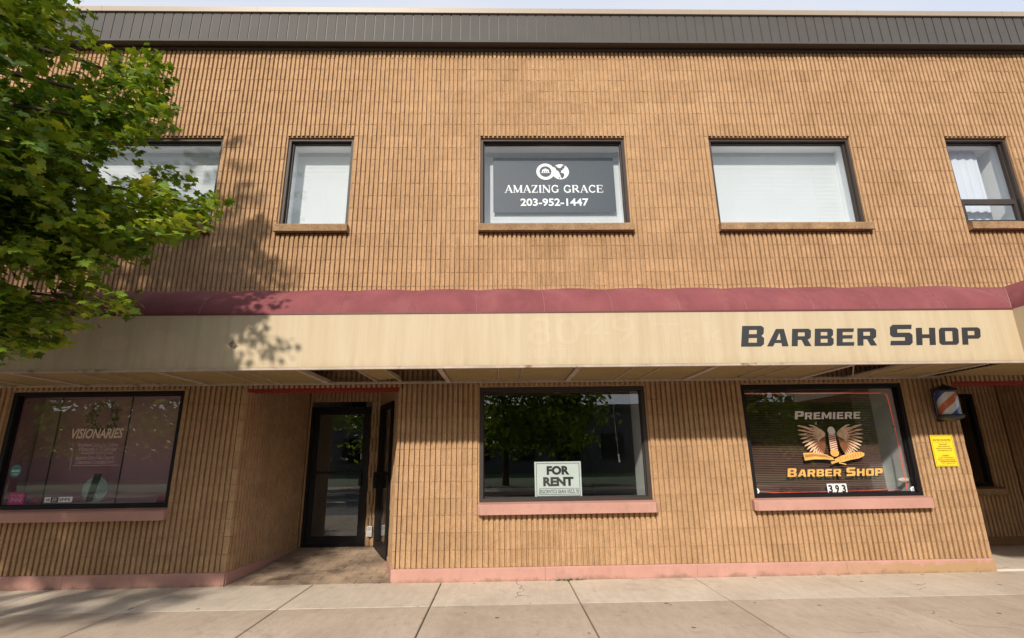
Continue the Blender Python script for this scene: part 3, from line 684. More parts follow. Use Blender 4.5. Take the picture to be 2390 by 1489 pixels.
dr = dr.build('door', BLACK, bld)
MB().box(dx0+.12, dx1-.12, DY+.05, DY+.056, .146, dzt-.121).build('pane', GLASS_LO, dr)
MB().box(dx0+.10, dx1-.10, DY-.01, DY+.02, 1.09, 1.125).box(dx1-.135, dx1-.095, DY-.02, DY+.028, .90, 1.10).build('handle', BLACK, dr)
p_ = Vector((-1.985, DY-.02, 0)); q_ = Vector((-1.615, .915, 0)); d_ = (q_-p_); Ld = d_.length; d_.normalize(); n_ = Vector((d_.y, -d_.x, 0))
def on(p, o, z): return p_+d_*p+n_*o+Vector((0, 0, z))
def sbox(mb, a, b, o0, o1, z0, z1):
    V = [on(a,o0,z0), on(b,o0,z0), on(b,o1,z0), on(a,o1,z0), on(a,o0,z1), on(b,o0,z1), on(b,o1,z1), on(a,o1,z1)]
    mb.add(V, [(0,1,2,3), (7,6,5,4), (4,5,1,0), (5,6,2,1), (6,7,3,2), (7,4,0,3)])
mb = MB()
sbox(mb, 0, Ld, -.06, .02, 2.08, 2.15); sbox(mb, 0, Ld, -.06, .02, -.06, .10); sbox(mb, 0, .10, -.06, .02, .10, 2.08); sbox(mb, Ld-.10, Ld, -.06, .02, .10, 2.08)
d2 = mb.build('door', BLACK, bld)
mb = MB(); sbox(mb, .1, Ld-.1, -.03, -.024, .1, 2.08); mb.build('pane', GLASS_LO, d2)
mb = MB(); sbox(mb, .03, Ld-.05, .03, .055, 1.07, 1.11); sbox(mb, .04, .10, .025, .075, .86, 1.10); mb.build('handle', BLACK, d2)
mb = MB(); sbox(mb, 0, Ld, -.05, .0, 2.155, 2.65); mb.build('transom_panel', BLOCK, bld)
ob = thing('outlet_box', 'small white weatherproof outlet box beside the black glass entrance door', 'outlet box', (-2.07, DY-.02, .15))
MB().box(-2.108, -2.030, DY-.05, DY+.0, .145, .295).build('housing', PRINTW, ob)
MB().box(-2.100, -2.038, DY-.057, DY-.0505, .225, .288).box(-2.100, -2.038, DY-.057, DY-.0505, .152, .212).build('cover', GREYWALL, ob)
tag(MB().tube([(-2.068, DY-.012, .296), (-2.068, DY-.012, 2.235)], .008).build('conduit_pipe', SOFFITBAR, org=(-2.068, DY-.012, .296)), 'thin tan conduit rising from the outlet box by the entrance door', 'pipe')

# ------------------------------------------------------------------ awning
AY, AZ0, AZ1, AZW = -1.25, 2.30, 2.905, 3.46
aw = thing('awning', 'long maroon and cream fabric awning over the shopfronts', 'awning', (0, 0, AZ0))
def prof(t):   # rounded hood from the wall (t=0) to the valance top (t=1)
    a = t*math.pi/2
    return (.018+(AY-.018)*math.sin(a)**0.92, AZ1+(AZW-AZ1)*max(0, math.cos(a))**1.15)
AX1 = 5.99; bay = 0.783; xs_ = AX1
nb = 20
for b_ in range(nb):
    xb = AX1-b_*bay; xa = xb-bay; mb = MB(); vs = []; nu, nv = 8, 12
    for iu in range(nu+1):
        u = iu/nu; x = xa+(xb-xa)*u; puff = math.sin(math.pi*u)
        for iv in range(nv+1):
            y, z = prof(iv/nv); k = math.sin(math.pi*min(1, iv/nv*1.02))
            pf = 0.020*puff*k
            sag = -0.022*(1-puff)*(1-iv/nv) if iv == 0 else 0
            vs.append((x, y-pf*.4+(0 if iv < nv else 0), z+pf+sag))
    mb.add(vs, [(iu*(nv+1)+iv, iu*(nv+1)+iv+1, (iu+1)*(nv+1)+iv+1, (iu+1)*(nv+1)+iv) for iu in range(nu) for iv in range(nv)], 0, True)
    mb.build('canopy_panel', MAROON, aw)
    sm = MB(); sm.tube([(xb, prof(i/10)[0]-.003, prof(i/10)[1]+.002) for i in range(11)], .003, seg=6); sm.build('seam', SEAM, aw)
AXL = AX1-nb*bay
MB().box(AXL, AX1, AY-.012, AY-.003, AZ1-.004, AZ1+.014).build('piping', mat('dark_maroon_piping', (0.12, .03, .035), .6), aw)
va = MB(); nseg = 60; vs = []
for i in range(nseg+1):
    x = AXL+(AX1-AXL)*i/nseg
    for z in (AZ0, AZ0+.2, AZ0+.4, AZ1): vs.append((x, AY-.004+.0004*math.sin(x*5.1+z*3)*(1 if AZ0 < z < AZ1 else 0), z))
va.add(vs, [(i*4+j, (i+1)*4+j, (i+1)*4+j+1, i*4+j+1) for i in range(nseg) for j in range(3)], 0, True)
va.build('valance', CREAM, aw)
MB().box(AXL, AX1, AY-.002, AY+.05, AZ0-.028, AZ0-.001).build('bottom_rail', SOFFITBAR, aw)
MB().box(AXL, AX1, -.09, -.035, AZ0-.026, AZ0-.001).build('wall_rail', SOFFITBAR, aw)
# the section that runs forward over the right-hand entrance, mitred into the main hood
YF = -3.3; nv = 12; main_ = []; ret_ = []
for iv in range(nv+1):
    y, z = prof(iv/nv); xm = AX1+(y-AY)
    main_ += [(AX1, y, z-.022*(iv == 0)), (xm, y, z+.012*(iv == 0))]; ret_ += [(xm, y, z), (xm, YF, z)]
MB().add(main_, [(2*i, 2*i+2, 2*i+3, 2*i+1) for i in range(nv)], 0, True).build('canopy_panel', MAROON, aw)
MB().add(ret_, [(2*i, 2*i+2, 2*i+3, 2*i+1) for i in range(nv)], 0, True).build('return_canopy', MAROON, aw)
MB().tube([(AX1+(prof(i/10)[0]-AY), prof(i/10)[0], prof(i/10)[1]+.003) for i in range(11)], .005, seg=6).build('seam', SEAM, aw)
MB().quad((AX1-.004, AY, AZ0), (AX1-.004, YF, AZ0), (AX1-.004, YF, AZ1), (AX1-.004, AY, AZ1)).build('return_valance', CREAM, aw)
xt = AX1+prof(0)[0]-AY
MB().quad((xt, 0.0, AZW), (xt, YF, AZW), (9.8, YF, AZW), (9.8, 0.0, AZW)).build('return_roof', MAROON, aw)
fp = [(AX1, YF, AZ0), (9.8, YF, AZ0), (9.8, YF, AZW)]+[(AX1+(prof(i/12)[0]-AY), YF, prof(i/12)[1]) for i in range(13)]
MB().add(fp, [tuple(range(len(fp)))]).build('return_end', CREAM, aw)
MB().add([(AX1, .0, AZ0+.012), (AX1, YF, AZ0+.012), (9.8, YF, AZ0+.012), (9.8, 0, AZ0+.012)], [(0, 1, 2, 3)]).build('return_soffit', EGGCRATE, aw)
# soffit: cross bars and eggcrate louvres, some missing
bars = [-2.27-1.578*3+1.578*i for i in range(9)]
for x in bars:
    if x > AX1-.1: continue
    MB().box(x-.028, x+.028, AY+.051, -.0905, AZ0-.024, AZ0+.02).build('soffit_bar', SOFFITBAR, aw)
for i, x in enumerate(bars[:-1]):
    xe = min(bars[i+1], AX1-.05); a = x+.03; L = xe-.03-a
    cuts = [0, .40, .61, 1.0] if i % 2 else [0, .42, .60, 1.0]
    for j in range(3):
        xa, xb = a+L*cuts[j], a+L*cuts[j+1]
        if j: MB().box(xa-.006, xa+.006, AY+.051, -.0905, AZ0-.018, AZ0+.008).build('soffit_tee', SOFFITBAR, aw)
        miss = (-2.3 < xa < -1.5 and j == 0) or (-1.35 < xa < -.8 and j == 2) or (4.0 < xa < 4.4 and j == 0)
        if miss: continue
        z = AZ0-.004; tl = random.uniform(-.004, .004)
        xa += .008; xb -= .008
        if -1.75 < xa < -1.2: tl = .05
        MB().add([(xa, AY+.052, z), (xb, AY+.052, z+tl*.3), (xb, -.092, z+tl), (xa, -.092, z+tl*.4), (xa, AY+.052, z+.012), (xb, AY+.052, z+tl*.3+.012), (xb, -.092, z+tl+.012), (xa, -.092, z+tl*.4+.012)],
                 [(3,2,1,0), (4,5,6,7), (0,1,5,4), (1,2,6,5), (2,3,7,6), (3,0,4,7)]).build('soffit_panel', EGGCRATE, aw)
# a loose strip in the gap by the barber shop
MB().tube([(4.2, -.95, AZ0+.02), (4.62, -.3, AZ0-.01)], .008, seg=6).build('loose_strip', SOFFITBAR, aw)
# lettering on the valance
mb = MB(); xa, xb, za, zb = rect_px((1729, 809), (2285, 761), AY); za = atY(2000, 807, AY).z; zb = atY(2100, 758, AY).z
block_words(mb, 'BARBER SHOP', xa, xb, za, zb, AY-.0052); tag(mb.build('lettering', LETTER, aw))['label'] = 'charcoal words BARBER SHOP on the cream valance'
for body, c0, c1, bo in (('8049', (1232, 805), (1480, 738), .0), ('Tak', (1525, 802), (1690, 752), .0), ('80TT', (1232, 838), (1330, 812), .0)):
    mb = MB(); xa, xb, za, zb = rect_px(c0, c1, AY); words(mb, body, xa, xb, za, zb, AY-.0048, bold=bo); mb.build('faded_lettering', GHOST, aw)
for i, (u, v, rz_, rx_) in enumerate(((365, 805, .165, .13), (402, 808, .165, .125), (270, 800, .08, .15))):
    c = atY(u, v, AY); MB().disc_y(c.x, c.z, rz_, AY-.0048-.0002*i, rx=rx_).build('faded_patch', GHOST2, aw)

# ------------------------------------------------------------------ signs and things on the facade
# slate banner behind the upper middle window
BY = 0.335
x0, x1, z0, z1 = rect_px((1151, 368), (1437, 495), BY); x1 = atY(1430, 368, BY).x
bn = thing('window_banner', 'slate grey AMAZING GRACE banner with phone number and twin round emblems', 'banner', ((x0+x1)/2, BY, z0))
MB().box(x0, x1, BY, BY+.004, z0, z1).build('cloth', SLATE, bn)
mb = MB(); a = atY(1178, 450, BY); b = atY(1408, 432, BY); serif_words(mb, 'AMAZING GRACE', a.x, b.x, a.z, b.z, BY-.0015); mb.build('name_lettering', PRINTW, bn)
mb = MB(); a = atY(1215, 481, BY); b = atY(1373, 463, BY); words(mb, '203-952-1447', a.x, b.x, a.z, b.z, BY-.002, bold=.022); mb.build('phone_lettering', PRINTW, bn)
c = atY(1308, 401, BY); e = MB(); e.disc_y(c.x, c.z, .135, BY-.002, 0)
rr = random.Random(5)
for (u, v, s) in ((-.075,.085,.02),(-.045,.05,.028),(-.02,.035,.03),(.01,.045,.026),(.04,.075,.024),(.055,.1,.018),(-.01,.005,.02),(.0,-.03,.018),(.025,-.05,.03),(.03,-.07,.026),(.02,-.085,.02),(-.02,-.11,.012),(.03,-.105,.012)):
    e.disc_y(c.x+u, c.z+v, s, BY-.0035-rr.random()*.001, 1, 9, rx=s*1.15)
e.build('map_emblem', [PRINTW, SLATE], bn)
c = atY(1273, 401, BY); e = MB(); e.disc_y(c.x, c.z, .145, BY-.006, 0); e.disc_y(c.x, c.z, .095, BY-.0075, 1)
e.slab_y([(c.x-.075, c.z-.025), (c.x-.05, c.z+.03), (c.x, c.z+.055), (c.x+.05, c.z+.03), (c.x+.075, c.z-.025)][::-1], BY-.009, BY-.0085, 0)
for k in range(-2, 3): e.box(c.x+k*.03-.008, c.x+k*.03+.004, BY-.0102, BY-.0098, c.z-.022, c.z+.012, 1)
for k in range(36):
    an = 2*math.pi*k/36
    if k % 9 == 4: continue
    e.disc_y(c.x+.120*math.cos(an), c.z+.120*math.sin(an), .006, BY-.0072, 1, 5)
e.build('seal_emblem', [PRINTW, SLATE], bn)
for xx in (x0+.05, x1-.05): MB().box(xx-.004, xx+.004, BY-.002, BY+.002, z1, z1+.08).build('hanging_tab', PRINTW, bn)

# FOR RENT sign inside the middle shop window
SY = PY+.02
x0, x1, z0, z1 = rect_px((1247, 1078), (1359, 1161), SY)
fs_ = thing('for_rent_sign', 'pale FOR RENT sign propped in the dark empty shop window', 'sign', ((x0+x1)/2, SY, z0))
MB().box(x0, x1, SY, SY+.004, z0, z1).build('board', SIGNW, fs_)
mb = MB(); mb.ring(x0+.022, x1-.022, z0+.02, z1-.02, .006, SY-.0012, SY-.0006)
W_ = x1-x0; Hh = z1-z0
words(mb, 'FOR', x0+W_*.26, x0+W_*.75, z0+Hh*.63, z0+Hh*.88, SY-.002, bold=.055)
words(mb, 'RENT', x0+W_*.18, x0+W_*.83, z0+Hh*.32, z0+Hh*.57, SY-.002, bold=.055)
mb.ring(x0+W_*.09, x0+W_*.93, z0+Hh*.09, z0+Hh*.26, .005, SY-.0012, SY-.0006)
words(mb, 'EGCRNTCS SEAN VSCS. 9', x0+W_*.11, x0+W_*.91, z0+Hh*.125, z0+Hh*.225, SY-.002, bold=.01)
mb.build('lettering', INK, fs_)
# cord hanging inside the same window
c0 = atY(1432, 960, .5); c1 = atY(1443, 1060, .5); c2 = atY(1446, 1078, .5)
cd_ = thing('pull_cord', 'thin pull cord with white handle inside the empty shop window', 'cord', (c2.x, .5, c2.z))
MB().tube([(c0.x, .5, 2.74), tuple(c0), tuple(c1)], .004, seg=6).build('string', GREYWALL, cd_)
MB().tube([tuple(c1), tuple(c2)], .012, seg=8).build('handle', PRINTW, cd_)

# barber window graphics, stuck on the pane
GY = PY-.004
bg_ = thing('barber_window_graphic', 'winged barber pole emblem with PREMIERE BARBER SHOP lettering on shop glass', 'window graphic', (4.45, GY, .9))
mb = MB(); a = atY(1855, 979, GY); b = atY(2007, 958, GY); block_words(mb, 'PREMIERE', a.x, b.x, a.z, b.z, GY-.001); mb.build('premiere_lettering', SILVER, bg_)
mb = MB(); a = atY(1838, 1113, GY); b = atY(2059, 1090, GY); block_words(mb, 'BARBER SHOP', a.x, b.x, a.z, b.z, GY-.001); mb.build('shop_lettering', GOLD, bg_)
c = atY(1942, 1030, GY); S = (atY(2012, 1000, GY).x-atY(1862, 1000, GY).x)/2      # half span of the wings
for sgn in (-1, 1):
    mb = MB(); j = 0
    # three tiers of feathers fanning out from the shoulder, drawn as slim pointed leaves
    for tier, (n, base_u, base_v, L0, L1, a0, a1, wd, mi) in enumerate(((13, .16, .12, .92, .44, 20, -72, .055, 0), (11, .16, .10, .66, .34, 16, -70, .048, 1), (9, .15, .12, .56, .30, 26, -40, .040, 0))):
        for i in range(n):
            t_ = i/(n-1); an = R(a0+(a1-a0)*t_); L = (L0+(L1-L0)*t_)*(1 if tier != 1 else 1)
            bx = base_u+.10*t_*(1 if tier == 0 else .6); bz = base_v+(.02 if tier < 2 else .10)-.22*t_*(1 if tier < 2 else .3)
            dx, dz = math.cos(an), math.sin(an); nx, nz = -dz, dx
            pts = [(0, .0), (.25, .55), (.7, .6), (.92, .35), (1.0, 0)]
            up = [(bx+dx*L*q+nx*wd*w_, bz+dz*L*q+nz*wd*w_+.07*math.sin(q*2.6)) for q, w_ in pts]
            dn = [(bx+dx*L*q-nx*wd*w_, bz+dz*L*q-nz*wd*w_+.07*math.sin(q*2.6)) for q, w_ in pts[1:-1]]
            poly = [(c.x+sgn*u*S, c.z+v*S) for u, v in up+dn[::-1]]
            if sgn < 0: poly = poly[::-1]
            y = GY-.0015-.0012*tier-.00007*j; j += 1
            mb.add([(p, y, q) for p, q in poly], [tuple(range(len(poly)))[::-1]], mi)
    mb.build('wing', [FEATHER, BROWNV], bg_)
pt = atY(1938, 997, GY); pb = atY(1948, 1062, GY); hw = .050; n = 18; mb = MB()
Lp = pt.z-pb.z; ax = pb.x-pt.x
def pole(u, v): return (pt.x+ax*v+u*hw, pt.z-Lp*v)
for i in range(9):        # slanted stripes within the shaft
    for q, mi in ((0, 0), (1, 1)):
        v0 = .22+.075*i+.0375*q; v1 = v0+.0375
        if v1 > .86: continue
        A = [pole(-1, v0+.035), pole(1, v0-.035), pole(1, v1-.035), pole(-1, v1+.035)]
        mb.add([(p, GY-.0075, z) for p, z in A], [(0, 3, 2, 1)], mi)
mb.build('pole_shaft', [CREAMV, REDV], bg_)
mb = MB(); q = pole(0, .13); mb.disc_y(q[0], q[1], .055, GY-.0078, 0, 20, rx=hw*1.0); q2_ = [pole(-1, .12), pole(1, .12), pole(1, .19), pole(-1, .19)]; mb.add([(a, GY-.0082, b) for a, b in q2_], [(0, 3, 2, 1)], 0); mb.build('pole_cap', SILVER, bg_)
mb = MB(); q = pole(0, .92); mb.disc_y(q[0], q[1], .050, GY-.0082, 0, 20, rx=hw*1.15); mb.build('pole_base', GOLD, bg_)
def poly_px(pts, y, mi, mb): mb.add([(atY(a, b, GY).x, y, atY(a, b, GY).z) for a, b in pts], [tuple(range(len(pts)))[::-1]], mi)
mb = MB(); poly_px([(1874, 1057), (1900, 1056), (1925, 1060), (1944, 1068), (1946, 1074), (1925, 1072), (1900, 1072), (1878, 1075)], GY-.006, 0, mb)
poly_px([(1877, 1061), (1900, 1059), (1925, 1062), (1940, 1069), (1925, 1067), (1900, 1065), (1879, 1068)], GY-.0065, 1, mb); mb.build('razor_blade', [GOLD, GOLDD], bg_)
mb = MB(); poly_px([(1946, 1072), (1965, 1063), (1990, 1056), (2008, 1054), (2017, 1058), (2016, 1064), (2003, 1070), (1985, 1073), (1968, 1078), (1952, 1078)], GY-.0062, 0, mb)
for i in range(9):
    u = 1958+6*i; v = 1066.5-1.35*i; poly_px([(u, v), (u+1.4, v-.3), (u+4.2, v+8.6), (u+2.8, v+9)], GY-.0068, 1, mb)
poly_px([(1938, 1078), (1958, 1073), (1960, 1077), (1941, 1083)], GY-.0072, 0, mb); poly_px([(1958, 1078), (1975, 1083), (1974, 1085), (1957, 1081)], GY-.0072, 0, mb); mb.build('razor_handle', [GOLD, GOLDD], bg_)
# 393 number plates
for i, d in enumerate('393'):
    xa = 1932+i*15.4; a = atY(xa, 1153, GY); b = atY(xa+14.8, 1129.5, GY)
    nb_ = thing('number_plate', ('white plate with bold digit 3, between the 9 plate and the FOR RENT window', 'white plate with bold digit 9 between the two 3 plates', 'white plate with bold digit 3, between the 9 plate and the barber pole')[i], 'number plate', (a.x, GY, a.z), 'house number plates' )
    wdt = .083; cx_ = 4.277+i*.088
    MB().box(cx_, cx_+wdt, GY-.003, GY-.0005, .788, .915).build('plate', PRINTW, nb_)
    mb = MB(); words(mb, d, cx_+.014, cx_+wdt-.014, .80, .903, GY-.0042, bold=.05); mb.build('digit', INK, nb_)
mb = MB(); a = atY(1822, 1143, GY); b = atY(2030, 1136, GY)
for body, u0, u1 in (('ETTA', 1822, 1838), ('YANSORIATION DOH', 1848, 1915), ('VEREMIO. BD', 1980, 2030)):
    p0 = atY(u0, 1145, GY); p1 = atY(u1, 1137, GY); words(mb, body, p0.x, p1.x, .832, .868, GY-.001, bold=.02)
tag(mb.build('dark_lettering', DARKV, org=(4.4, GY, .83)), 'small dark line of lettering behind the white 393 plates', 'lettering')
# red light tube round the pane, blind, soap-dish shaped lamp, round stickers
NY = PY+.035
pts = [(1736, 918.5), (1850, 918.5), (1960, 917.5), (2060, 917.5), (2067, 919.5), (2071, 925), (2088, 995), (2102, 1063), (2117, 1141)]
nt_ = thing('light_tube', 'red light tube running round the inside of the barber window', 'light tube', (4.4, NY, .8))
MB().tube([tuple(atY(a, b, NY)) for a, b in pts], .0048, seg=6).build('right_run', NEON, nt_)
MB().tube([tuple(atY(a, b, NY)) for a, b in [(1743, 995), (1752, 1060), (1766, 1140)]], .0048, seg=6).build('left_run', NEON, nt_)
MB().tube([tuple(atY(a, b, NY)) for a, b in [(1770, 1147), (1795, 1148), (1803, 1150), (1950, 1147), (2063, 1143), (2070, 1139), (2074, 1143), (2098, 1143)]], .0036, seg=6).build('bottom_run', NEON, nt_)
for a, b in ((1764, 919), (2088, 996), (2060, 918)):
    p = atY(a, b, NY); MB().box(p.x-.018, p.x+.018, NY-.01, NY+.02, p.z-.012, p.z+.012).build('clip', GREYWALL, nt_)
bt = thing('window_blind', 'dark brown horizontal slat blind behind the barber lettering', 'blind', (4.2, .175, .80))
mb = MB(); z = .83
while z < 2.15:
    mb.add([(3.31, .165, z), (5.13, .165, z), (5.13, .185, z+.017), (3.31, .185, z+.017)], [(0, 1, 2, 3)]); z += .0225
mb.build('slats', BROWNBLIND, bt)
MB().box(3.30, 5.14, .155, .195, 2.16, 2.20).build('headrail', BROWNBLIND, bt); MB().box(3.31, 5.13, .165, .19, .805, .825).build('bottom_rail', BROWNBLIND, bt)
p = atY(2109, 1120, .16)
lamp = MB(); seg = 16; vs = []
for i in range(9):
    a = math.pi*i/8; r = .032*math.sin(a)+.001; x = -.078*math.cos(a)
    for k in range(seg): an = 2*math.pi*k/seg; vs.append((p.x+x, p.y+r*.8*math.cos(an), p.z+r*math.sin(an)))
lamp.add(vs, [(i*seg+k, i*seg+(k+1) % seg, (i+1)*seg+(k+1) % seg, (i+1)*seg+k) for i in range(8) for k in range(seg)], 0, True)
tag(lamp.build('oval_fitting', SILVER, org=tuple(p)), 'small silver oval fitting hung at the corner of the barber window', 'fitting')
for lab, (a, b) in (('round white sticker beside the lower end of the red light tube', (2131, 1142)), ('round white sticker in the barber window corner nearest the FOR RENT window', (1766, 1146))):
    p = atY(a, b, GY); s_ = thing('round_sticker', lab, 'sticker', (p.x, GY, p.z)); MB().disc_y(p.x, p.z, .036, GY-.002, 0, 20, y1=GY-.0005).build('face', PRINTW, s_)
    mb = MB(); mb.disc_y(p.x, p.z, .020, GY-.003, 0, 12); mb.build('mark', mat('pale_blue_print', (.35, .45, .6)), s_)

# barber pole lamp on the corner
bx, by = 5.90, -.185
bp = thing('barber_pole', 'wall mounted barber pole lamp with blue white and orange stripes', 'barber pole', (bx, by, 1.68))
MB().lathe([(.0, 1.685), (.05, 1.687), (.085, 1.705), (.125, 1.718), (.142, 1.732), (.148, 1.742), (.148, 1.768), (.138, 1.774), (.0, 1.7745)], bx, by).build('base', POLEMETAL, bp)
MB().lathe([(.0, 2.0605), (.140, 2.061), (.152, 2.066), (.152, 2.086), (.135, 2.10), (.11, 2.125), (.07, 2.145), (.03, 2.153), (.02, 2.170), (.0, 2.174)], bx, by).build('cap', POLEMETAL, bp)
mb = MB(); seg = 48; nr = 10; r = .114; vs = []; tw = 3.0
for i in range(nr+1):
    z = 1.775+(2.060-1.775)*i/nr
    for k in range(seg): an = 2*math.pi*k/seg+tw*(i/nr)-1.1; vs.append((bx+r*math.cos(an), by+r*math.sin(an), z))
cyc = [0]*8+[1]*8+[0]*8+[2]*8+[0]*8+[1]*8
for i in range(nr):
    for k in range(seg): mb.add([vs[i*seg+k], vs[i*seg+(k+1) % seg], vs[(i+1)*seg+(k+1) % seg], vs[(i+1)*seg+k]], [(0, 1, 2, 3)], cyc[k], True)
mb.build('striped_drum', [POLEW, BLUE, ORANGE], bp)
MB().lathe([(.131, 1.775), (.131, 2.060)], bx, by).build('glass_cover', CLEAR, bp)
for an in (172, 8, 90):
    u = bx+.139*math.cos(R(an)); v = by+.139*math.sin(R(an)); MB().box(u-.004, u+.004, v-.004, v+.004, 1.768, 2.066).build('upright', POLEMETAL, bp)
MB().box(bx-.02, bx+.02, by+.12, -.021, 1.70, 1.76).box(bx-.02, bx+.02, by+.12, -.021, 2.07, 2.12).box(bx-.04, bx+.04, -.021, -.001, 1.69, 2.13).build('bracket', POLEMETAL, bp)

# yellow notice
x0, x1, z0, z1 = 5.705, 6.008, 1.116, 1.519; yy = -.016
ns = thing('notice_sign', 'yellow notice board of small black print below the barber pole', 'sign', ((x0+x1)/2, yy, z0))
MB().box(x0, x1, yy, yy+.008, z0, z1).build('board', YELLOW, ns)
mb = MB(); mb.ring(x0+.012, x1-.012, z0+.012, z1-.012, .003, yy-.0012, yy-.0006); mb.box(x0+.04, x1-.04, yy-.0012, yy-.0006, z1-.095, z1-.092); W_ = x1-x0
for body, u0, u1, zt, h in (('BOCESS OD NOTES', .10, .88, .072, .026), ('Exposed', .32, .68, .125, .022), ('copsnodebPolls.', .24, .80, .152, .019), ('oqsbrrturncutosbos', .14, .88, .179, .019), ('corimngoporns utr', .20, .86, .206, .019),
                            ('CHQBLS', .34, .66, .272, .022), ('sncdbe TOocRsPoltqs', .18, .84, .298, .018), ('Wourtsu BaenwnhsnsS', .13, .90, .322, .018), ('mnsterunomotnuns', .22, .92, .346, .018), ('sns - sqpros con', .28, .86, .372, .012)):
    words(mb, body, x0+W_*u0, x0+W_*u1, z1-zt-h*.3, z1-zt+h*.7, yy-.0018, bold=.012)
mb.build('lettering', INK, ns)

# ---- things in the left-hand shop window
vy = GY
vg = thing('window_lettering', 'white slanted word VISIONARIES with small print below on shop glass', 'window lettering', (-5.3, vy, 1.2))
mb = MB(); a = atY(165, 1024.5, vy); b = atY(289, 1003, vy); words(mb, 'VISIONARIES', a.x, b.x, 1.618, 1.745, vy-.001, bold=.02, shear=.20); mb.build('name_lettering', CREAMV, vg)
mb = MB()
for i, (body, u0, u1) in enumerate((('Scnschtown Lastructivo Common', 183, 276), ('A Shoisocront. A. O.C ation tions', 183, 272), ('Aowestch Inrpd Cactott', 189, 264), ('Aestitown Datsn I A do Croworts', 176, 266), ('2 Ivenloteass I Lroe and Lows', 176, 264))):
    p0 = atY(u0, 1038+10*i, vy); p1 = atY(u1, 1038+10*i, vy); words(mb, body, p0.x, p1.x, p0.z-.028, p0.z+.026, vy-.001, bold=.008, shear=.2)
p0 = atY(170, 1087, vy); p1 = atY(277, 1085, vy); mb.box(p0.x, p1.x, vy-.001, vy-.0005, p0.z-.003, p0.z+.003)
p0 = atY(172, 1036, vy); p1 = atY(162, 1098, vy); mb.add([(p0.x, vy-.001, p0.z), (p0.x+.006, vy-.001, p0.z), (p1.x+.006, vy-.001, p1.z), (p1.x, vy-.001, p1.z)], [(0, 3, 2, 1)])
mb.build('small_print', mat('faint_print', (.42, .34, .33)), vg)
wr = atY(241, 972, PY+.05); wt = thing('wreath', 'dried twig wreath hanging inside the glass above VISIONARIES', 'wreath', (wr.x, PY+.05, wr.z-.2))
mb = MB(); rr = random.Random(9)
for i in range(330):
    an = rr.uniform(0, 2*math.pi); r_ = rr.gauss(.165, .030); s_ = rr.uniform(.008, .02); c_ = Vector((wr.x+r_*math.cos(an), PY+.055+rr.uniform(-.03, .03), wr.z+r_*math.sin(an)))
    q = [Vector((rr.gauss(0, 1), rr.gauss(0, 1), rr.gauss(0, 1))).normalized()*s_*1.5 for _ in range(4)]
    mb.add([c_+v for v in q], [(0, 1, 2), (0, 2, 3), (0, 3, 1), (1, 3, 2)], 0 if rr.random() < .75 else 1)
mb.build('twigs', [WREATH, CREAMV], wt)
MB().tube([(wr.x, PY+.05, wr.z+.17), (wr.x, PY+.05, 2.17)], .002, seg=4).build('ribbon', INK, wt)
# mauve display panels standing behind the glass
for lab, (ua, ub), yv, mt_ in (('mauve display panel standing behind the wreath', (126, 292), .62, MAUVE), ('pale mauve display panel beside the window jamb next to the entrance', (292.5, 440), .60, MAUVE2), ('narrow mauve display panel between dark gap and wreath', (80, 125.5), .64, MAUVE2)):
    a = atY(ua, 1050, yv); b = atY(ub, 1050, yv)
    pn = thing('display_panel', lab, 'display panel', ((a.x+b.x)/2, yv, .62), 'display panels in the shop window')
    MB().box(a.x, b.x, yv, yv+.03, .72, 2.45).build('board', mt_, pn); MB().box(b.x-.014, b.x-.002, yv-.01, yv+.032, .72, 2.45).build('edge_strip', INK, pn)
    MB().box(a.x+.05, b.x-.05, yv-.12, yv+.18, .625, .719).build('foot', MAUVE, pn)
ledge = MB().box(gx(-90), gx(-57), .2, 1.3, .56, .62); ledge.build('display_ledge', GREYWALL, bld)
dsk = atY(221, 1143, PY+.12); dt = thing('round_display', 'pale green disc with black upright strip standing on the window ledge', 'display stand', (dsk.x, PY+.12, .7))
MB().disc_y(dsk.x, dsk.z, .165, PY+.125, 0, 40, y1=PY+.14).build('disc', PALEGREEN, dt)
MB().add([(dsk.x-.085, PY+.11, .83), (dsk.x-.01, PY+.11, .83), (dsk.x+.055, PY+.10, 1.17), (dsk.x-.03, PY+.10, 1.17), (dsk.x-.085, PY+.12, .83), (dsk.x-.01, PY+.12, .83), (dsk.x+.055, PY+.122, 1.17), (dsk.x-.03, PY+.122, 1.17)], [(0,1,2,3), (7,6,5,4), (0,4,5,1), (1,5,6,2), (2,6,7,3), (3,7,4,0)]).build('upright_strip', INK, dt)
MB().box(dsk.x-.15, dsk.x+.19, PY+.06, PY+.2, .622, .80).build('foot', PALEGREEN, dt)
p = atY(37, 1099, GY); ts = thing('round_sticker', 'round teal sticker on the glass beside VISIONARIES', 'sticker', (p.x, GY, p.z)); MB().disc_y(p.x, p.z, .078, GY-.002, 0, 24, y1=GY-.0005, rx=.072).build('face', TEAL, ts)
mb = MB(); words(mb, 'ANCHOR', p.x-.05, p.x+.05, p.z-.015, p.z+.015, GY-.003, bold=.02); words(mb, 'SALON', p.x-.03, p.x+.03, p.z-.05, p.z-.03, GY-.003); mb.build('print', PRINTW, ts)
x0, x1, z0, z1 = rect_px((17, 1178), (60, 1150), GY); ms_ = thing('square_sticker', 'square magenta sticker in the window corner below the teal disc', 'sticker', ((x0+x1)/2, GY, z0))
MB().box(x0, x1, GY-.002, GY-.0005, z0, z1).build('face', MAGENTA, ms_)
mb = MB(); words(mb, 'INNI', x0+.03, x1-.03, z0+.03, z0+.085, GY-.003, bold=.01); words(mb, 'THI MIIIII', x0+.02, x1-.02, z1-.05, z1-.02, GY-.003); mb.build('print', mat('pale_pink_print', (.5, .25, .35)), ms_)
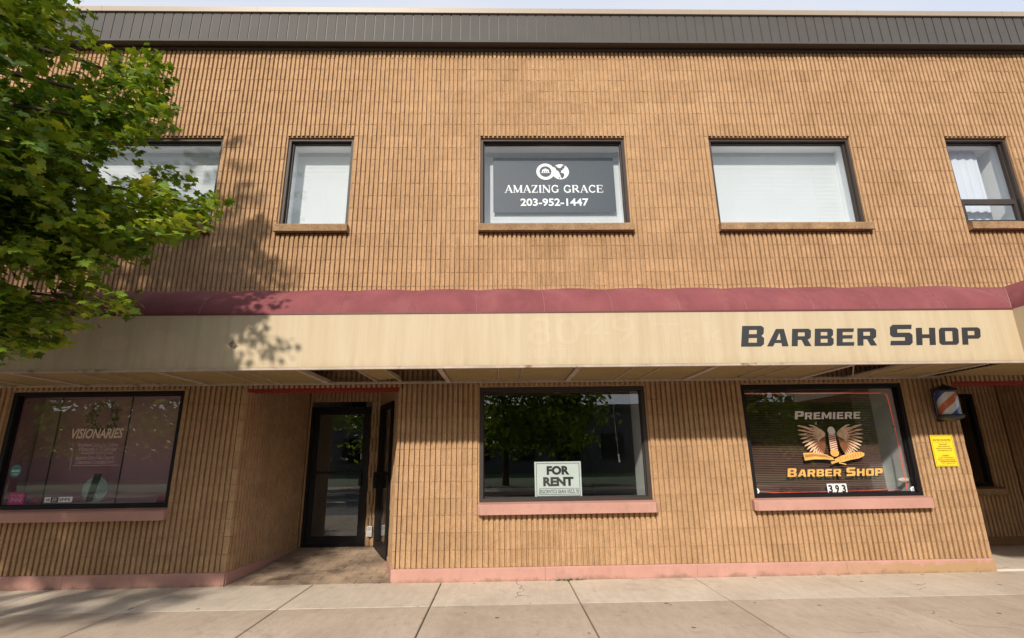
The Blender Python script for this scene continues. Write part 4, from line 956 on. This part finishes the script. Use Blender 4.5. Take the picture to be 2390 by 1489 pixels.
x0, x1, z0, z1 = rect_px((103, 1173), (170, 1159.5), GY); ab = thing('strip_sticker', 'long white sticker with black letters and script along the lower glass', 'sticker', ((x0+x1)/2, GY, z0))
MB().box(x0, x1, GY-.002, GY-.0005, z0, z1).build('face', PRINTW, ab); W_ = x1-x0
mb = MB(); words(mb, 'AB', x0+.015, x0+W_*.19, z0+.014, z1-.014, GY-.003, bold=.02); words(mb, 'SPPS', x0+W_*.53, x0+W_*.93, z0+.014, z1-.014, GY-.003, bold=.02); mb.box(x0+W_*.22, x0+W_*.50, GY-.003, GY-.0022, z0+.003, z1-.003); mb.build('print', INK, ab)
mb = MB(); words(mb, 'Eli', x0+W_*.27, x0+W_*.45, z0+.015, z1-.015, GY-.0036, shear=.4); mb.build('script_print', PRINTW, ab)
for lab, nm, (ua, ub, va, vb), mt_ in (('pointed magenta card lying beside the square magenta sticker', 'magenta_card', (58, 98, 1176, 1163), MAGENTA), ('crimson card leaning at the window jamb next to the entrance', 'crimson_card', (364, 402, 1174, 1152), CRIMSON)):
    x0, x1, z0, z1 = rect_px((ua, va), (ub, vb), .16)
    if nm == 'magenta_card': poly = [(x0, z0), (x0+.04, z1-.01), ((x0+x1)/2, z1+.01), (x1-.03, z1-.03), (x1, z0)]
    else: poly = [(x0, z0), (x0+.03, z1), (x1, z1), (x1, z0)]
    tag(MB().slab_y(poly[::-1], .155, .165).build(nm, mt_, org=((x0+x1)/2, .16, z0)), lab, 'card')
# door sticker
nd = thing('door_sticker', 'tiny upright white number sticker on the entrance door glass', 'sticker', (-2.285, DY+.045, 1.3)); MB().box(-2.295, -2.268, DY+.045, DY+.048, 1.31, 1.40).build('face', PRINTW, nd)
mb = MB()
for i, ch in enumerate('202'): words(mb, ch, -2.290, -2.273, 1.375-.028*i, 1.395-.028*i, DY+.044, bold=.02)
mb.build('digits', INK, nd)

# ------------------------------------------------------------------ maple at the left
HALF = [(0, 0), (.26, -.10), (.36, .02), (.27, .12), (.60, .30), (.50, .38), (.56, .52), (.27, .50), (.30, .70), (.14, .70)]
LEAFPTS = HALF+[(0, 1.02)]+[(-x, y) for x, y in HALF[:0:-1]]
def leaf_verts(size, curl):
    vs = [(0, .32, .0)]
    for x, y in LEAFPTS: vs.append((x, y, -abs(x)*curl*.55-(y-.3)**2*curl*.5+(.05 if y < 0 else 0)))
    n = len(LEAFPTS); return [Vector(v)*size for v in vs], [(0, i+1, (i+1) % n+1) for i in range(n)]
LV = [leaf_verts(1.0, c) for c in (.15, .35, .55, .25)]
def leaf_matrix(rng, p, out, size):
    up = Vector((rng.gauss(-.08, .55), rng.gauss(-.22, .55), 1)).normalized()
    d = out+Vector((rng.gauss(0, .55), rng.gauss(0, .55), rng.gauss(-.45, .35)))
    d = (d-up*d.dot(up)*.55).normalized(); x = d.cross(up).normalized(); z = x.cross(d)
    return Matrix(((x.x*size, d.x*size, z.x*size, p.x), (x.y*size, d.y*size, z.y*size, p.y), (x.z*size, d.z*size, z.z*size, p.z), (0, 0, 0, 1)))
def inside(poly, x, y):
    c = False; j = len(poly)-1
    for i in range(len(poly)):
        a, b = poly[i], poly[j]
        if (a[1] > y) != (b[1] > y) and x < (b[0]-a[0])*(y-a[1])/(b[1]-a[1])+a[0]: c = not c
        j = i
    return c
# outline of the crown as it stands against the facade (photo pixels), split in boughs
BOUGHS = [
 [(-400, -300), (185, -300), (195, 15), (170, 40), (225, 70), (205, 90), (180, 85), (160, 120), (110, 130), (85, 175), (60, 180), (20, 150), (-400, 250)],
 [(-400, 150), (30, 190), (110, 205), (210, 190), (240, 160), (330, 128), (385, 128), (400, 185), (370, 215), (410, 245), (395, 280), (385, 300), (355, 320), (330, 335), (290, 350), (270, 370), (235, 380), (-400, 420)],
 [(-400, 380), (200, 390), (262, 415), (290, 430), (350, 425), (400, 392), (425, 400), (410, 430), (420, 470), (470, 470), (515, 450), (525, 462), (500, 475), (495, 510), (450, 540), (430, 560), (380, 545), (345, 560), (330, 590), (300, 590), (200, 600), (60, 600), (-400, 620)],
 [(-400, 560), (120, 590), (290, 600), (310, 615), (260, 640), (180, 655), (110, 620), (-400, 600)],
 [(-400, 640), (20, 660), (110, 690), (200, 675), (300, 685), (318, 690), (312, 710), (250, 735), (150, 745), (160, 790), (140, 800), (110, 770), (60, 825), (20, 800), (-20, 830), (-400, 900)]]
TRX, TRY = -5.75, -3.35
tree = thing('maple_tree', 'leafy green maple street tree reaching over the awning', 'tree', (TRX, TRY, GZ))
rt = random.Random(21)
twigs = []
def in_any(x, y): return any(inside(b, x, y) for b in BOUGHS)
wts = [5, 9, 10, 2.2, 6]
tries = 0
while len(twigs) < 600 and tries < 60000:
    tries += 1
    b = rt.choices(range(5), wts)[0]; bo = BOUGHS[b]
    xs = [p[0] for p in bo]; ys = [p[1] for p in bo]
    x = rt.uniform(-60, max(xs)); y = rt.uniform(max(min(ys), -60), max(ys))
    if not inside(bo, x, y): continue
    Y = rt.uniform(-2.7, -1.35) if b != 4 else rt.uniform(-2.7, -1.75)
    Y += -0.5*max(0, (150-x)/150)*rt.random()
    p = atY(x, y, Y); out = Vector((p.x-TRX, p.y-TRY, 0)).normalized()
    L = rt.uniform(.14, .30); tip = p+out*L*.25+Vector((0, 0, -.06))
    p = p-out*L*.45; twigs.append((p, out, L, True))
for (x, y) in ((512, 458), (498, 468), (485, 500), (462, 490), (440, 520), (415, 405), (405, 440), (402, 250), (395, 190), (383, 145), (365, 140), (310, 695), (298, 705), (210, 75), (200, 90), (192, 30), (145, 785), (120, 770), (55, 810), (25, 800)):
    p = atY(x, y, rt.uniform(-1.95, -1.5) if y < 600 else -1.9); out = Vector((p.x-TRX, p.y-TRY, 0)).normalized()
    twigs.append((p-out*.05, out, rt.uniform(.10, .16), True))
n_vis = len(twigs)
tries = 0
while len(twigs) < n_vis+520 and tries < 80000:      # the rest of the crown, out of the picture
    tries += 1
    v = Vector((rt.gauss(0, 1), rt.gauss(0, 1), rt.gauss(0, 1))).normalized()*rt.random()**.45
    p = Vector((TRX+.25+v.x*2.75, TRY-.25+v.y*3.0, 5.1+v.z*2.9))
    if p.z < 2.45: continue
    q = to_px(p)
    if q and -110 < q[0] < 2450 and -90 < q[1] < 1560 and not (in_any(q[0]+90, q[1]) and in_any(q[0]+40, q[1]+40) and in_any(q[0]+40, q[1]-40)): continue
    if q and q[0] > -70 and p.y > -1.3: continue
    sh_ = p-sdir*(p.y/sdir.y)                        # where its shadow meets the facade
    if sh_.x > (-3.7 if sh_.z > 3.4 else -2.7): continue
    out = Vector((p.x-TRX, p.y-TRY, 0)); out = out.normalized() if out.length > .05 else Vector((1, 0, 0))
    twigs.append((p, out, rt.uniform(.25, .5), False))
tries = 0; n_now = len(twigs)
while len(twigs) < n_now+820 and tries < 60000:      # low outer boughs towards the road, which shade the left shopfront
    tries += 1
    u_ = rt.random()
    p = Vector((rt.uniform(-6.7, -3.4), 0, rt.uniform(-.1, 2.3))) if u_ < .5 else Vector((rt.uniform(-6.5, -3.5), rt.uniform(-1.8, -.2), GZ)) if u_ < .7 else Vector((rt.uniform(-6.0, -3.2), AY, rt.uniform(2.3, 3.1)))
    Y = rt.uniform(-5.9, -2.0); p = p+sdir*((Y-p.y)/sdir.y)
    if p.z < 2.35 or (p.x-TRX)**2+(p.y-TRY)**2 > 3.2**2: continue
    q = to_px(p)
    if q and -120 < q[0] < 2450 and -90 < q[1] < 1560 and not (in_any(q[0]+90, q[1]) and in_any(q[0]+40, q[1]+40) and in_any(q[0]+40, q[1]-40)): continue
    out = Vector((p.x-TRX, p.y-TRY, 0)); out = out.normalized() if out.length > .05 else Vector((1, 0, 0))
    twigs.append((p, out, rt.uniform(.25, .45), False))
leaves = []; wood = MB()
limbs = []
base_ = Vector((TRX, TRY, GZ))
trunkp = [base_, base_+Vector((.03, .02, 1.2)), base_+Vector((.0, .05, 2.4)), base_+Vector((.08, .02, 3.8)), base_+Vector((.02, .0, 5.4)), base_+Vector((.1, .05, 7.6))]
trunk = MB().tube(trunkp, .17, .03, 12)
for p, out, L, vis in twigs:
    m_ = (19 if vis else 17)
    droop = rt.uniform(-.35, .05)
    ax_ = (out+Vector((rt.gauss(0, .5), rt.gauss(0, .5), droop))).normalized()
    a = p-ax_*L*.6; wood.tube([a, p+ax_*L*.4], .004, .0015, 4)
    for i in range(m_):
        t_ = rt.uniform(-.6, .5); side = Vector((rt.gauss(0, .065), rt.gauss(0, .065), rt.gauss(-.02, .045)))
        pos_ = p+ax_*L*t_+side
        if vis:
            qx = to_px(pos_)
            if pos_.y > -1.3 and pos_.z < 3.7: continue
        leaves.append((pos_, leaf_matrix(rt, pos_, ax_, rt.uniform(.045, .102) if vis else rt.uniform(.075, .13))))
# boughs carrying the sprays
for (ex, ey, EY) in ((150, 60, -2.2), (350, 200, -1.9), (390, 270, -1.9), (300, 300, -2.3), (380, 500, -1.8), (480, 480, -1.75), (250, 540, -2.2), (250, 610, -2.0), (240, 705, -2.0), (100, 740, -2.3), (60, 430, -2.3)):
    e = atY(ex, ey, EY); z0 = min(e.z-.5, 6.3); s0 = Vector((TRX+.05, TRY, max(2.0, min(z0, e.z-.35*(e.x-TRX)*.6))))
    mid = s0.lerp(e, .5)+Vector((0, 0, .18)); wood.tube([s0, s0.lerp(mid, .5)+Vector((0, 0, .05)), mid, mid.lerp(e, .5)+Vector((0, 0, .03)), e], .045, .006, 7)
    limbs.append(e)
for i in range(16):
    an = 2*math.pi*i/16+.2; z0 = 2.2+4.2*(i % 8)/8; e = Vector((TRX+2.1*math.cos(an), TRY+2.3*math.sin(an), z0+1.2))
    q = to_px(e)
    if q and q[0] > -40: continue
    wood.tube([(TRX, TRY, z0), ((TRX*.55+e.x*.45), (TRY*.55+e.y*.45), z0+.75), tuple(e)], .05, .01, 7)
trunk.build('trunk', BARK, tree); wood.build('branches', BARK, tree)
def key(l):
    q = to_px(l[0])
    if q is None or not (0 < q[0] < 2390 and 0 < q[1] < 1489): return -1
    return l[1].to_scale().x/(l[0]-CAM).length
idx = sorted(range(len(leaves)), key=lambda i: -key(leaves[i])); solo_l = set(idx[:300])
leaf_me = []
for vs, fs in LV: leaf_me.append(MB().add(vs, fs).mesh('leaf', LEAF))
allv = []; allf = []; nL = 0; loc = wloc(tree)
crown = MB()
LN = [np.array([(v.x, v.y, v.z, 1.0) for v in vs]) for vs, fs in LV]
for i, (p, M_) in enumerate(leaves):
    k = i % 4
    if i in solo_l: continue
    w4 = LN[k] @ np.array(M_).T
    crown.add([tuple(r[:3]) for r in w4], LV[k][1])
cr = crown.build('crown', LEAF, tree); tag(cr, kind='stuff')
for i in solo_l:
    p, M_ = leaves[i]; o = link('leaf', leaf_me[i % 4], cr); Mx = M_.copy(); Mx.translation = M_.translation-loc; o.matrix_basis = Mx

# one dead leaf caught on the valance
p = atY(543, 803, AY-.02); vs, fs = leaf_verts(.075, .5)
tag(MB().add([p+Vector((v.x, -.01+v.z*.6, v.y-.03)) for v in vs], fs).build('fallen_leaf', WREATH, org=tuple(p)), 'withered leaf stuck to the cream awning valance', 'leaf')

# weeds at the foot of the wall
wg = MB(); rr = random.Random(4)
for (pxx, n) in ((1322, 26), (1345, 14), (1305, 10)):
    c = atY(pxx, 1352, -.03)
    for i in range(n):
        b_ = Vector((c.x+rr.gauss(0, .05), -.025+rr.uniform(-.02, .01), GZ)); t_ = b_+Vector((rr.gauss(0, .025), -rr.uniform(0, .03), rr.uniform(.012, .035))); s_ = Vector((rr.uniform(.004, .01), 0, 0))
        wg.add([b_-s_, b_+s_, t_], [(0, 1, 2)])
tag(wg.build('weeds', GRASS), 'small weeds growing from the joint below the pink base', 'weeds', kind='stuff')

# ------------------------------------------------------------------ far side of the street (seen mirrored in the glass)
def far_tree(x, y, h, rx, seed, lab):
    rg = random.Random(seed); t_ = thing('street_tree', lab, 'tree', (x, y, -.15), 'trees across the street')
    tk = MB().tube([(x, y, -.15), (x+.1, y, h*.3), (x-.05, y+.1, h*.6), (x, y, h*.85)], .2, .05, 8)
    cr_ = MB(); N_ = 4200; clumps = [Vector((rg.gauss(0, .5)*rx, rg.gauss(0, .4)*rx, (.24+.70*rg.random())*h)) for _ in range(60)]
    for c_ in clumps[:14]: tk.tube([(x, y, max(1.6, c_.z*.55)), (x+c_.x*.5, y+c_.y*.5, c_.z*.85), (x+c_.x, y+c_.y, c_.z)], .06, .01, 5)
    tk.build('trunk', BARK, t_)
    for i in range(N_):
        c_ = rg.choice(clumps); p = Vector((x, y, 0))+c_+Vector((rg.gauss(0, .55), rg.gauss(0, .55), rg.gauss(0, .38))); s_ = rg.uniform(.12, .26)
        a = Vector((rg.gauss(0, 1), rg.gauss(0, 1), rg.gauss(0, 1))).normalized()*s_; b = Vector((rg.gauss(0, 1), rg.gauss(0, 1), rg.gauss(0, .5))).normalized()*s_
        cr_.add([p-a, p+b*.6, p+a, p-b*.6], [(0, 1, 2, 3)])
    tag(cr_.build('crown', LEAF, t_), kind='stuff')
for i, (x, y, h, rx, lab) in enumerate(((-26, -22, 7.6, 3.0, 'bushy tree across the street farthest along from the barber pole'), (-20.5, -21, 7.8, 3.0, 'broad tree across the street mirrored behind the word VISIONARIES'),
        (-15.5, -21.5, 7.4, 2.6, 'tree across the street mirrored beside the entrance jamb'), (-7, -21, 7.6, 2.6, 'tree across the street mirrored in the entrance door'), (.2, -21, 8.2, 2.9, 'broad green tree across the street mirrored in the dark FOR RENT glass'),
        (3.6, -22, 7.6, 2.4, 'slimmer green tree beside the broad one mirrored in the FOR RENT glass'), (13.2, -21, 7.6, 2.8, 'green tree across the street mirrored behind the word PREMIERE'), (18.5, -22, 7.2, 2.5, 'green tree across the street mirrored beside the red light tube'))):
    far_tree(x, y, h, rx, 40+i, lab)
op = thing('low_building', 'long low grey flat-roofed building across the street mirrored in the glass', 'building', (4, -40, -.15))
MB().box(-70, 38, -48, -40, -.15, 5.4).build('wall', mat('far_grey_wall', (.09, .085, .083), .9, .08, .4), op)
MB().box(-70.3, 38.3, -48.3, -39.7, 5.4, 5.8).build('roof', DARKTRIM, op)
for i in range(16): MB().box(-27+i*4, -25+i*4, -39.99, -39.9, 1.0, 3.2).build('window', BLACK, op)
